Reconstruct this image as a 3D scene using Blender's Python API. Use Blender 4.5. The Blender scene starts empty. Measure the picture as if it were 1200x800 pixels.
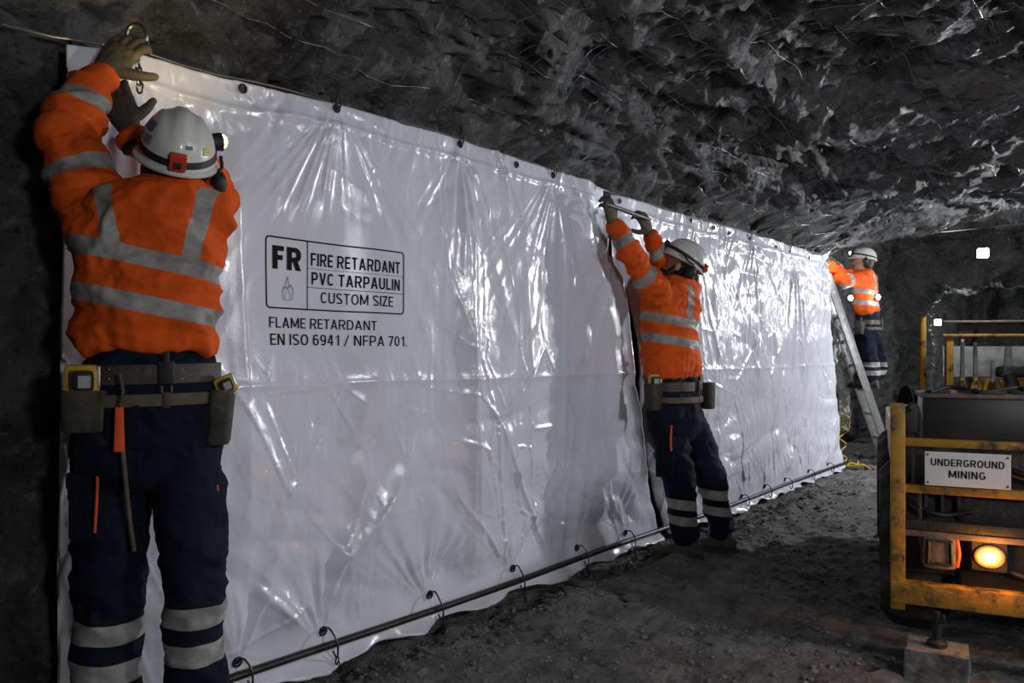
import bpy, bmesh, math, random
import numpy as np
from mathutils import Vector, Matrix

random.seed(7)
RNG = np.random.default_rng(11)
SC = bpy.context.scene
COL = SC.collection

# ------------------------------------------------------------------ camera
FPX = 900.0                      # focal length in pixels of the 1200 wide frame
TH = math.radians(39.9)          # the lens looks this far left of the tunnel axis (+Y)
CH = 1.15                        # lens height
HOR = 415.0                      # horizon row
cam_d = bpy.data.cameras.new('camera')
cam_d.sensor_width = 36.0
cam_d.lens = 36.0 * FPX / 1200.0
cam_d.shift_y = (HOR - 400.0) / 1200.0
cam_d.clip_start = 0.05
cam = bpy.data.objects.new('camera', cam_d)
COL.objects.link(cam)
cam.location = (0, 0, CH)
cam.rotation_euler = (math.pi / 2, 0, TH)
SC.camera = cam
FW = np.array([-math.sin(TH), math.cos(TH), 0.0])
RT = np.array([math.cos(TH), math.sin(TH), 0.0])
UPV = np.array([0, 0, 1.0])

def at(u, v, t):
    """world point seen at photo pixel (u, v) and t metres deep"""
    return FW * t + RT * ((u - 600) / FPX * t) + np.array([0, 0, CH - (v - HOR) / FPX * t])

# ------------------------------------------------------------------ light
SC.view_settings.view_transform = 'Standard'
SC.view_settings.look = 'None'
SC.view_settings.gamma = 1.0
SC.view_settings.use_curve_mapping = False
SC.view_settings.exposure = 0.25
SC.cycles.use_denoising = True
SC.cycles.max_bounces = 6
SC.cycles.sample_clamp_indirect = 4.0
w = bpy.data.worlds.new('underground_dark')
w.use_nodes = True
w.node_tree.nodes['Background'].inputs[0].default_value = (0.5, 0.55, 0.65, 1)
w.node_tree.nodes['Background'].inputs[1].default_value = 0.004
SC.world = w

def lamp_light(name, kind, loc, energy, color=(1, 1, 1), size=0.1, target=None, sizey=None, spread=None, parent=None, blend=0.3, angle=70):
    d = bpy.data.lights.new(name, kind)
    d.energy = energy
    d.color = color
    if kind == 'AREA':
        d.size = size
        if sizey:
            d.shape = 'RECTANGLE'; d.size_y = sizey
        if spread: d.spread = math.radians(spread)
    else:
        d.shadow_soft_size = size
    if kind == 'SPOT':
        d.spot_size = math.radians(angle); d.spot_blend = blend
    o = bpy.data.objects.new(name, d)
    COL.objects.link(o)
    o.location = loc
    if target is not None:
        o.rotation_euler = (Vector(target) - Vector(loc)).to_track_quat('-Z', 'Y').to_euler()
    if parent is not None:
        o.parent = parent
        o.location = Vector(loc) - parent.location
    return o

KEY_LOC = (0.75, 9.4, 2.1)     # work lamp on the tunnel line, out of frame to the right
FLOOD_LOC = (2.1, 3.0, 2.05)      # floodlight on the far wall, above the vehicle
FILL_LOC = (1.9, 0.2, 1.5)     # unseen fill light added right of the camera, lifts backs and rock
lamp_light('key_light', 'SPOT', KEY_LOC, 540, (0.93, 0.96, 1.0), 0.06, (-2.0, 4.9, 1.6), angle=128, blend=0.35)
lamp_light('flood_light', 'AREA', FLOOD_LOC, 27, (0.93, 0.95, 1.0), 0.35, (-2.4, 4.0, 0.9), spread=150)
lamp_light('fill_light', 'POINT', FILL_LOC, 95, (0.95, 0.96, 1.0), 0.16)

# ------------------------------------------------------------------ noise
_perm = np.arange(512, dtype=np.int64)
_r = np.random.default_rng(5); _p = np.arange(256); _r.shuffle(_p)
_perm = np.concatenate([_p, _p, _p]).astype(np.int64)
_g = _r.normal(size=(256, 3)); _g /= np.linalg.norm(_g, axis=1)[:, None]

def pnoise(P):
    P = np.asarray(P, float)
    I = np.floor(P).astype(np.int64); f = P - I; I &= 255
    u = f * f * f * (f * (f * 6 - 15) + 10)
    out = 0
    for dx in (0, 1):
        wx = u[:, 0] if dx else 1 - u[:, 0]
        for dy in (0, 1):
            wy = u[:, 1] if dy else 1 - u[:, 1]
            for dz in (0, 1):
                wz = u[:, 2] if dz else 1 - u[:, 2]
                h = _perm[_perm[_perm[(I[:, 0] + dx) & 255] + ((I[:, 1] + dy) & 255)] + ((I[:, 2] + dz) & 255)]
                g = _g[h]
                d = g[:, 0] * (f[:, 0] - dx) + g[:, 1] * (f[:, 1] - dy) + g[:, 2] * (f[:, 2] - dz)
                out = out + wx * wy * wz * d
    return out * 1.4

def fbm(P, oct=4, gain=0.5, lac=2.03, mode='n'):
    a, s, f = 1.0, 0.0, 1.0
    for o in range(oct):
        n = pnoise(P * f + o * 17.3)
        if mode == 'r': n = 1 - 2 * np.abs(n)
        if mode == 'b': n = 2 * np.abs(n) - 0.5
        s = s + a * n
        a *= gain; f *= lac
    return s

def sstep(a, b, x):
    t = np.clip((np.asarray(x, float) - a) / (b - a), 0, 1)
    return t * t * (3 - 2 * t)

# ------------------------------------------------------------------ materials
def mat(name, base, rough=0.6, metal=0.0, var=0.0, vscale=8.0, bump=0.0, bscale=40.0, emit=None, estr=0.0, spec=0.5, coat=0.0,
        col2=None, c2scale=6.0, c2pos=(0.5, 0.62), rvar=0.0, stretch=None, detail=6.0):
    m = bpy.data.materials.new(name); m.use_nodes = True
    nt = m.node_tree; N = nt.nodes; Lk = nt.links
    b = N['Principled BSDF']
    b.inputs['Base Color'].default_value = (*base, 1)
    b.inputs['Roughness'].default_value = rough
    b.inputs['Metallic'].default_value = metal
    b.inputs['Specular IOR Level'].default_value = spec
    b.inputs['Coat Weight'].default_value = coat
    if emit:
        b.inputs['Emission Color'].default_value = (*emit, 1)
        b.inputs['Emission Strength'].default_value = estr
    tc = N.new('ShaderNodeTexCoord')
    vec = tc.outputs['Object']
    if stretch:
        mp = N.new('ShaderNodeMapping'); mp.inputs['Scale'].default_value = stretch
        Lk.new(vec, mp.inputs[0]); vec = mp.outputs[0]
    def noise(scale, det=detail, rg=0.6):
        n = N.new('ShaderNodeTexNoise'); n.inputs['Scale'].default_value = scale
        n.inputs['Detail'].default_value = det; n.inputs['Roughness'].default_value = rg
        Lk.new(vec, n.inputs['Vector']); return n
    if var > 0:
        n = noise(vscale)
        r = N.new('ShaderNodeMapRange'); r.inputs['From Min'].default_value = 0.3; r.inputs['From Max'].default_value = 0.7
        r.inputs['To Min'].default_value = 1 - var; r.inputs['To Max'].default_value = 1 + var
        Lk.new(n.outputs[0], r.inputs[0])
        mx = N.new('ShaderNodeMix'); mx.data_type = 'RGBA'; mx.blend_type = 'MULTIPLY'; mx.inputs[0].default_value = 1
        mx.inputs[6].default_value = (*base, 1)
        Lk.new(r.outputs[0], mx.inputs[7])
        colout = mx.outputs[2]
    else:
        colout = None
    if col2:
        n = noise(c2scale, 8, 0.65)
        r = N.new('ShaderNodeMapRange'); r.inputs['From Min'].default_value = c2pos[0]; r.inputs['From Max'].default_value = c2pos[1]
        Lk.new(n.outputs[0], r.inputs[0])
        mx = N.new('ShaderNodeMix'); mx.data_type = 'RGBA'
        Lk.new(r.outputs[0], mx.inputs[0])
        if colout: Lk.new(colout, mx.inputs[6])
        else: mx.inputs[6].default_value = (*base, 1)
        mx.inputs[7].default_value = (*col2, 1)
        colout = mx.outputs[2]
    if colout: Lk.new(colout, b.inputs['Base Color'])
    if rvar > 0:
        n = noise(vscale * 1.7)
        r = N.new('ShaderNodeMapRange'); r.inputs['From Min'].default_value = 0.3; r.inputs['From Max'].default_value = 0.7
        r.inputs['To Min'].default_value = max(0.05, rough - rvar); r.inputs['To Max'].default_value = min(1, rough + rvar)
        Lk.new(n.outputs[0], r.inputs[0]); Lk.new(r.outputs[0], b.inputs['Roughness'])
    if bump > 0:
        n = noise(bscale, 8, 0.65)
        bp = N.new('ShaderNodeBump'); bp.inputs['Strength'].default_value = 1.0; bp.inputs['Distance'].default_value = bump
        Lk.new(n.outputs[0], bp.inputs['Height']); Lk.new(bp.outputs[0], b.inputs['Normal'])
    return m

def stripe_mat(name, base, tape, rough=0.8, bump=0.002, bscale=60, dirt=None):
    """cloth whose reflective tape is told by the point attribute 'tape'"""
    m = mat(name, base, rough, var=0.18, vscale=7, bump=bump, bscale=bscale, col2=dirt, c2scale=5, c2pos=(0.56, 0.75), spec=0.15)
    nt = m.node_tree; N = nt.nodes; Lk = nt.links
    b = N['Principled BSDF']
    src = b.inputs['Base Color'].links[0].from_socket
    a = N.new('ShaderNodeAttribute'); a.attribute_name = 'tape'
    g = N.new('ShaderNodeMath'); g.operation = 'GREATER_THAN'; g.inputs[1].default_value = 0.0
    Lk.new(a.outputs['Fac'], g.inputs[0])
    tc = N.new('ShaderNodeTexCoord'); n = N.new('ShaderNodeTexNoise'); n.inputs['Scale'].default_value = 14; n.inputs['Detail'].default_value = 7
    Lk.new(tc.outputs['Object'], n.inputs['Vector'])
    cr = N.new('ShaderNodeMix'); cr.data_type = 'RGBA'
    cr.inputs[6].default_value = (*[c * 0.62 for c in tape], 1); cr.inputs[7].default_value = (*tape, 1)
    mr = N.new('ShaderNodeMapRange'); mr.inputs['From Min'].default_value = 0.38; mr.inputs['From Max'].default_value = 0.6
    Lk.new(n.outputs[0], mr.inputs[0]); Lk.new(mr.outputs[0], cr.inputs[0])
    mx = N.new('ShaderNodeMix'); mx.data_type = 'RGBA'
    Lk.new(g.outputs[0], mx.inputs[0]); Lk.new(src, mx.inputs[6]); Lk.new(cr.outputs[2], mx.inputs[7])
    Lk.new(mx.outputs[2], b.inputs['Base Color'])
    r = N.new('ShaderNodeMix'); r.data_type = 'FLOAT'
    r.inputs[2].default_value = rough; r.inputs[3].default_value = 0.45
    Lk.new(g.outputs[0], r.inputs[0]); Lk.new(r.outputs[0], b.inputs['Roughness'])
    return m

def rock_mat(name, lo, hi, rust=None, glint=0.35):
    m = bpy.data.materials.new(name); m.use_nodes = True
    nt = m.node_tree; N = nt.nodes; Lk = nt.links; b = N['Principled BSDF']
    tc = N.new('ShaderNodeTexCoord'); vec = tc.outputs['Object']
    def noise(scale, det=8, rg=0.65, dist=0.0):
        n = N.new('ShaderNodeTexNoise'); n.inputs['Scale'].default_value = scale; n.inputs['Detail'].default_value = det
        n.inputs['Roughness'].default_value = rg; n.inputs['Distortion'].default_value = dist
        Lk.new(vec, n.inputs['Vector']); return n.outputs[0]
    def rng(x, a, c, lo_=0, hi_=1):
        r = N.new('ShaderNodeMapRange'); r.inputs['From Min'].default_value = a; r.inputs['From Max'].default_value = c
        r.inputs['To Min'].default_value = lo_; r.inputs['To Max'].default_value = hi_
        Lk.new(x, r.inputs[0]); return r.outputs[0]
    def mixc(f, a, c):
        x = N.new('ShaderNodeMix'); x.data_type = 'RGBA'; Lk.new(f, x.inputs[0])
        for sock, val in ((x.inputs[6], a), (x.inputs[7], c)):
            if isinstance(val, tuple): sock.default_value = (*val, 1)
            else: Lk.new(val, sock)
        return x.outputs[2]
    c = mixc(rng(noise(2.2, 9, 0.7, 0.6), 0.36, 0.66), lo, hi)
    c = mixc(rng(noise(17, 6, 0.7), 0.55, 0.78), c, tuple(min(1, x * 1.9) for x in hi))
    c = mixc(rng(noise(38, 8, 0.75, 0.8), 0.46, 0.36), c, lo)
    if rust:
        c = mixc(rng(noise(1.1, 6, 0.7), 0.60, 0.74), c, rust)
    Lk.new(c, b.inputs['Base Color'])
    Lk.new(rng(noise(6, 6, 0.7), 0.35, 0.65, glint, 0.9), b.inputs['Roughness'])
    b.inputs['Specular IOR Level'].default_value = 0.6
    add = N.new('ShaderNodeMath'); add.operation = 'MULTIPLY_ADD'
    Lk.new(noise(11, 12, 0.78, 0.5), add.inputs[0]); add.inputs[1].default_value = 1.0
    v = N.new('ShaderNodeTexVoronoi'); v.feature = 'F1'; v.inputs['Scale'].default_value = 11; Lk.new(vec, v.inputs['Vector'])
    vm = N.new('ShaderNodeMath'); vm.operation = 'MULTIPLY'; vm.inputs[1].default_value = 0.35; Lk.new(v.outputs['Distance'], vm.inputs[0])
    Lk.new(vm.outputs[0], add.inputs[2])
    bp = N.new('ShaderNodeBump'); bp.inputs['Strength'].default_value = 1; bp.inputs['Distance'].default_value = 0.075
    Lk.new(add.outputs[0], bp.inputs['Height']); Lk.new(bp.outputs[0], b.inputs['Normal'])
    return m

M = {}
M['rock'] = rock_mat('wet_dark_rock', (0.016, 0.0165, 0.017), (0.23, 0.23, 0.232), rust=(0.10, 0.07, 0.045))
M['rock_grey'] = rock_mat('grey_wall_rock', (0.03, 0.0305, 0.031), (0.22, 0.22, 0.215), glint=0.6)
M['dirt'] = mat('mine_dirt', (0.18, 0.174, 0.166), 0.95, var=0.5, vscale=5, bump=0.04, bscale=26, col2=(0.24, 0.235, 0.225), c2scale=11, c2pos=(0.52, 0.72), spec=0.25)
M['stone'] = mat('broken_stone', (0.17, 0.168, 0.162), 0.85, var=0.5, vscale=9, bump=0.01, bscale=40)
M['pale_stone'] = mat('pale_stone', (0.36, 0.36, 0.35), 0.8, var=0.4, vscale=12, bump=0.008, bscale=50)
M['tarp'] = mat('white_pvc', (0.70, 0.71, 0.79), 0.18, var=0.05, vscale=3, bump=0.0006, bscale=140, coat=0.25, spec=0.6)
M['ink'] = mat('black_print', (0.008, 0.009, 0.012), 0.8, spec=0.15)
M['ink_grey'] = mat('grey_print', (0.20, 0.20, 0.22), 0.5)
M['steel'] = mat('worn_steel', (0.28, 0.28, 0.28), 0.38, 1.0, var=0.3, vscale=20, rvar=0.1)
M['dark_steel'] = mat('dark_steel', (0.06, 0.06, 0.06), 0.42, 0.8, var=0.4, vscale=20)
M['alu'] = mat('aluminium', (0.62, 0.62, 0.62), 0.35, 0.9, var=0.2, vscale=15)
M['black'] = mat('black_rubber', (0.012, 0.012, 0.012), 0.6, var=0.3, vscale=20)
M['tyre'] = mat('tyre_rubber', (0.015, 0.015, 0.015), 0.8, var=0.4, vscale=10, bump=0.004, bscale=40, col2=(0.05, 0.046, 0.04), c2scale=6)
M['orange'] = stripe_mat('orange_workwear', (0.68, 0.092, 0.010), (0.33, 0.32, 0.295), 0.8, dirt=(0.42, 0.048, 0.009))
M['navy'] = stripe_mat('navy_trousers', (0.006, 0.009, 0.021), (0.34, 0.34, 0.32), 0.85, dirt=(0.022, 0.024, 0.029))
M['navy_plain'] = mat('navy_cloth', (0.005, 0.007, 0.015), 0.85, spec=0.15, var=0.3, bump=0.002, bscale=50)
M['orange_trim'] = mat('orange_trim', (0.75, 0.085, 0.015), 0.7, var=0.2)
M['leather'] = mat('worn_leather', (0.055, 0.038, 0.027), 0.6, var=0.35, vscale=18, bump=0.002, bscale=60, col2=(0.12, 0.10, 0.08), c2scale=16, c2pos=(0.58, 0.75))
M['webbing'] = mat('tan_webbing', (0.10, 0.078, 0.055), 0.8, var=0.3, vscale=20, bump=0.001, bscale=120)
M['pouch'] = mat('olive_pouch', (0.040, 0.036, 0.024), 0.75, var=0.4, vscale=14, bump=0.004, bscale=30, col2=(0.11, 0.095, 0.05), c2scale=12, c2pos=(0.58, 0.76))
M['glove_dark'] = mat('dark_work_glove', (0.045, 0.038, 0.03), 0.8, var=0.4, vscale=22, bump=0.002, bscale=70)
M['glove_tan'] = mat('tan_work_glove', (0.075, 0.06, 0.036), 0.8, var=0.4, vscale=22, bump=0.002, bscale=70)
M['skin'] = mat('skin', (0.36, 0.19, 0.13), 0.5, var=0.15, vscale=20)
M['hair'] = mat('dark_hair', (0.012, 0.009, 0.007), 0.6, var=0.4, vscale=60, bump=0.004, bscale=120)
M['shell'] = mat('white_helmet', (0.62, 0.62, 0.58), 0.28, var=0.1, vscale=9, col2=(0.34, 0.32, 0.27), c2scale=9, c2pos=(0.6, 0.78), coat=0.2)
M['red_box'] = mat('red_plastic', (0.55, 0.035, 0.012), 0.4, var=0.2)
M['boot'] = mat('dusty_boot', (0.06, 0.048, 0.036), 0.8, var=0.4, vscale=14, bump=0.004, bscale=40)
M['sole'] = mat('boot_sole', (0.03, 0.027, 0.024), 0.85)
M['yellow'] = mat('worn_yellow_paint', (0.42, 0.21, 0.015), 0.5, var=0.3, vscale=9, bump=0.002, bscale=40, col2=(0.045, 0.028, 0.018), c2scale=9, c2pos=(0.47, 0.62), rvar=0.15)
M['yellow_plastic'] = mat('yellow_plastic', (0.50, 0.33, 0.02), 0.45, var=0.35, vscale=25, col2=(0.12, 0.09, 0.03), c2scale=30, c2pos=(0.52, 0.68))
M['machine_dark'] = mat('grimy_black_machine', (0.02, 0.019, 0.018), 0.55, 0.2, var=0.5, vscale=12, bump=0.004, bscale=35, col2=(0.09, 0.07, 0.05), c2scale=9, c2pos=(0.58, 0.75))
M['box_black'] = mat('black_battery_box', (0.014, 0.014, 0.014), 0.45, 0.1, var=0.4, vscale=10, col2=(0.16, 0.16, 0.155), c2scale=5, c2pos=(0.66, 0.74))
M['sign'] = mat('white_sign_plate', (0.60, 0.60, 0.60), 0.5, var=0.12, vscale=10, col2=(0.28, 0.26, 0.23), c2scale=16, c2pos=(0.64, 0.76))
M['dusty_cover'] = mat('dusty_lamp_cover', (0.12, 0.085, 0.065), 0.75, var=0.4, vscale=18, bump=0.005, bscale=40)
M['amber'] = mat('amber_lens', (1, 0.3, 0.03), 0.3, emit=(1.0, 0.30, 0.03), estr=9)
M['amber_hot'] = mat('amber_bulb', (1, 0.7, 0.3), 0.3, emit=(1.0, 0.62, 0.22), estr=40)
M['lamp_on'] = mat('lit_lamp', (1, 1, 1), 0.3, emit=(0.92, 0.96, 1.0), estr=60)
M['head_on'] = mat('lit_cool_lamp', (1, 1, 1), 0.3, emit=(0.75, 0.9, 1.0), estr=45)
M['head_warm'] = mat('lit_warm_lamp', (1, 0.9, 0.5), 0.3, emit=(1.0, 0.75, 0.25), estr=14)
M['concrete'] = mat('chipped_concrete', (0.20, 0.19, 0.175), 0.9, var=0.35, vscale=9, bump=0.012, bscale=22, col2=(0.07, 0.065, 0.06), c2scale=7)
M['pale_plastic'] = mat('pale_crumpled_plastic', (0.42, 0.47, 0.44), 0.4, var=0.4, vscale=12)
M['pale_panel'] = mat('pale_grey_panel', (0.34, 0.35, 0.34), 0.6, var=0.5, vscale=5)
M['sticker_blue'] = mat('blue_sticker', (0.08, 0.13, 0.25), 0.5, var=0.4, vscale=60)
M['sticker_grey'] = mat('grey_sticker', (0.22, 0.23, 0.23), 0.5, var=0.5, vscale=60)
M['sticker_yellow'] = mat('yellow_sticker', (0.5, 0.4, 0.06), 0.5, var=0.5, vscale=60)
M['rope_yellow'] = mat('yellow_rope', (0.55, 0.36, 0.03), 0.7, var=0.3, vscale=40)
M['wire'] = mat('galvanised_wire', (0.42, 0.42, 0.42), 0.35, 0.9)

# ------------------------------------------------------------------ object helpers
def tag(o, label=None, cat=None, group=None, kind=None):
    if label: o['label'] = label
    if cat: o['category'] = cat
    if group: o['group'] = group
    if kind: o['kind'] = kind
    return o

def thing(name, label, cat, loc=(0, 0, 0), rz=0.0, group=None):
    o = bpy.data.objects.new(name, None); COL.objects.link(o)
    o.empty_display_size = 0.1
    o.location = loc; o.rotation_euler = (0, 0, rz)
    return tag(o, label, cat, group)

def link(name, V, F, m, parent=None, base=None, smooth=True, label=None):
    me = bpy.data.meshes.new(name)
    V = np.asarray(V, float)
    if base is not None: V = V - np.asarray(base, float)
    me.from_pydata(V.tolist(), [], [list(map(int, f)) for f in F])
    me.update()
    if smooth: me.polygons.foreach_set('use_smooth', [True] * len(me.polygons))
    me.materials.append(m)
    o = bpy.data.objects.new(name, me); COL.objects.link(o)
    if parent is not None: o.parent = parent
    if label: o['label'] = label
    return o

def unit(v):
    v = np.asarray(v, float); return v / (np.linalg.norm(v) + 1e-12)

def spline(pts, n):
    """Catmull-Rom through rows of pts, n samples per span"""
    P = np.asarray(pts, float)
    if len(P) < 3 or n < 2: return P
    Q = np.vstack([2 * P[0] - P[1], P, 2 * P[-1] - P[-2]])
    out = []
    for i in range(len(P) - 1):
        p0, p1, p2, p3 = Q[i:i + 4]
        for k in range(n):
            t = k / n
            out.append(0.5 * (2 * p1 + (p2 - p0) * t + (2 * p0 - 5 * p1 + 4 * p2 - p3) * t * t + (3 * p1 - p0 - 3 * p2 + p3) * t ** 3))
    out.append(P[-1])
    return np.array(out)

class MB:
    def __init__(s): s.V = []; s.F = []; s.n = 0
    def add(s, V, F):
        V = np.asarray(V, float)
        s.V.append(V); s.F += [tuple(i + s.n for i in f) for f in F]; s.n += len(V)
        return s
    def rings(s, R, cap=True, closed=False):
        n = len(R[0]); V = np.vstack(R); F = []
        K = len(R)
        for i in range(K if closed else K - 1):
            a = i * n; b = ((i + 1) % K) * n
            for j in range(n):
                k = (j + 1) % n
                F.append((a + j, a + k, b + k, b + j))
        if cap and not closed:
            F.append(tuple(range(n - 1, -1, -1))); F.append(tuple((K - 1) * n + j for j in range(n)))
        return s.add(V, F)
    def tube(s, pts, r, n=10, closed=False, sub=1, flat=1.0, up=None, round_ends=False):
        P = np.asarray(pts, float)
        rr = np.full(len(P), float(r)) if np.isscalar(r) else np.asarray(r, float)
        if sub > 1:
            q = spline(np.hstack([P, rr[:, None]]), sub); P = q[:, :3]; rr = q[:, 3]
        K = len(P)
        T = np.zeros_like(P)
        for i in range(K):
            a = P[(i - 1) % K] if (closed or i > 0) else P[i]
            b = P[(i + 1) % K] if (closed or i < K - 1) else P[i]
            T[i] = unit(b - a)
        if up is None:
            up = np.array([0, 0, 1.0]) if abs(T[0][2]) < 0.9 else np.array([1.0, 0, 0])
        nrm = unit(np.cross(T[0], up)); R = []
        ang = np.arange(n) * 2 * math.pi / n
        for i in range(K):
            nrm = unit(nrm - T[i] * np.dot(nrm, T[i])); bi = np.cross(T[i], nrm)
            if round_ends and not closed and i == 0:
                for q, sc in ((0.92, 0.4), (0.6, 0.8)):
                    R.append(P[i] - T[i] * rr[i] * q + rr[i] * sc * (np.outer(np.cos(ang), nrm) + flat * np.outer(np.sin(ang), bi)))
            R.append(P[i] + rr[i] * (np.outer(np.cos(ang), nrm) + flat * np.outer(np.sin(ang), bi)))
            if round_ends and not closed and i == K - 1:
                for q, sc in ((0.6, 0.8), (0.92, 0.4)):
                    R.append(P[i] + T[i] * rr[i] * q + rr[i] * sc * (np.outer(np.cos(ang), nrm) + flat * np.outer(np.sin(ang), bi)))
        return s.rings(R, not closed, closed)
    def loft(s, rings, n=24, pw=2.0):
        """rings: (centre, axis a, axis b); superellipse of power pw"""
        ang = np.arange(n) * 2 * math.pi / n
        c = np.sign(np.cos(ang)) * np.abs(np.cos(ang)) ** (2 / pw); sn = np.sign(np.sin(ang)) * np.abs(np.sin(ang)) ** (2 / pw)
        return s.rings([np.asarray(C) + np.outer(c, A) + np.outer(sn, B) for C, A, B in rings])
    def ell(s, c, ax, n=16, k=10):
        A, B, C = [np.asarray(a, float) for a in ax]; R = []
        ang = np.arange(n) * 2 * math.pi / n
        for i in range(1, k):
            ph = math.pi * i / k
            R.append(np.asarray(c) + C * -math.cos(ph) + math.sin(ph) * (np.outer(np.cos(ang), A) + np.outer(np.sin(ang), B)))
        return s.rings(R)
    def box(s, c, size, bev=0.0, ax=None, taper=1.0):
        bm = bmesh.new(); bmesh.ops.create_cube(bm, size=1)
        for v in bm.verts:
            k = taper if v.co.z > 0 else 1
            v.co = (v.co.x * size[0] * k, v.co.y * size[1] * k, v.co.z * size[2])
        if bev > 0:
            bmesh.ops.bevel(bm, geom=list(bm.edges), offset=bev, segments=2, profile=0.6, affect='EDGES')
        bm.verts.ensure_lookup_table(); bm.verts.index_update()
        V = np.array([v.co[:] for v in bm.verts]); F = [tuple(v.index for v in f.verts) for f in bm.faces]
        bm.free()
        if ax is not None: V = V @ np.array(ax, float)
        return s.add(V + np.asarray(c, float), F)
    def prism(s, poly, axis_a, axis_b, axis_n, c, depth):
        A, B, Nn = np.asarray(axis_a), np.asarray(axis_b), np.asarray(axis_n)
        P = np.array([np.asarray(c) + A * x + B * y for x, y in poly])
        return s.rings([P, P + Nn * depth])
    def build(s, name, m, parent=None, base=None, smooth=True, label=None, sharp=True):
        o = link(name, np.vstack(s.V), s.F, m, parent, base, smooth, label)
        if smooth and sharp:
            o.data.set_sharp_from_angle(angle=math.radians(40))
        return o

def remesh(mb, voxel, smooth=4):
    me = bpy.data.meshes.new('tmp'); me.from_pydata(np.vstack(mb.V).tolist(), [], mb.F)
    bm = bmesh.new(); bm.from_mesh(me); bmesh.ops.recalc_face_normals(bm, faces=bm.faces); bm.to_mesh(me); bm.free()
    o = bpy.data.objects.new('tmp', me); COL.objects.link(o)
    r = o.modifiers.new('r', 'REMESH'); r.mode = 'VOXEL'; r.voxel_size = voxel
    if smooth:
        q = o.modifiers.new('s', 'SMOOTH'); q.factor = 0.5; q.iterations = smooth
    dg = bpy.context.evaluated_depsgraph_get(); dg.update()
    m2 = bpy.data.meshes.new_from_object(o.evaluated_get(dg))
    V = np.empty(len(m2.vertices) * 3); m2.vertices.foreach_get('co', V)
    N = np.empty(len(m2.vertices) * 3); m2.vertex_normals.foreach_get('vector', N)
    F = [tuple(p.vertices) for p in m2.polygons]
    bpy.data.objects.remove(o); bpy.data.meshes.remove(me); bpy.data.meshes.remove(m2)
    return V.reshape(-1, 3), N.reshape(-1, 3), F

def set_attr(o, name, vals):
    a = o.data.attributes.new(name, 'FLOAT', 'POINT'); a.data.foreach_set('value', np.asarray(vals, np.float32))

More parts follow.
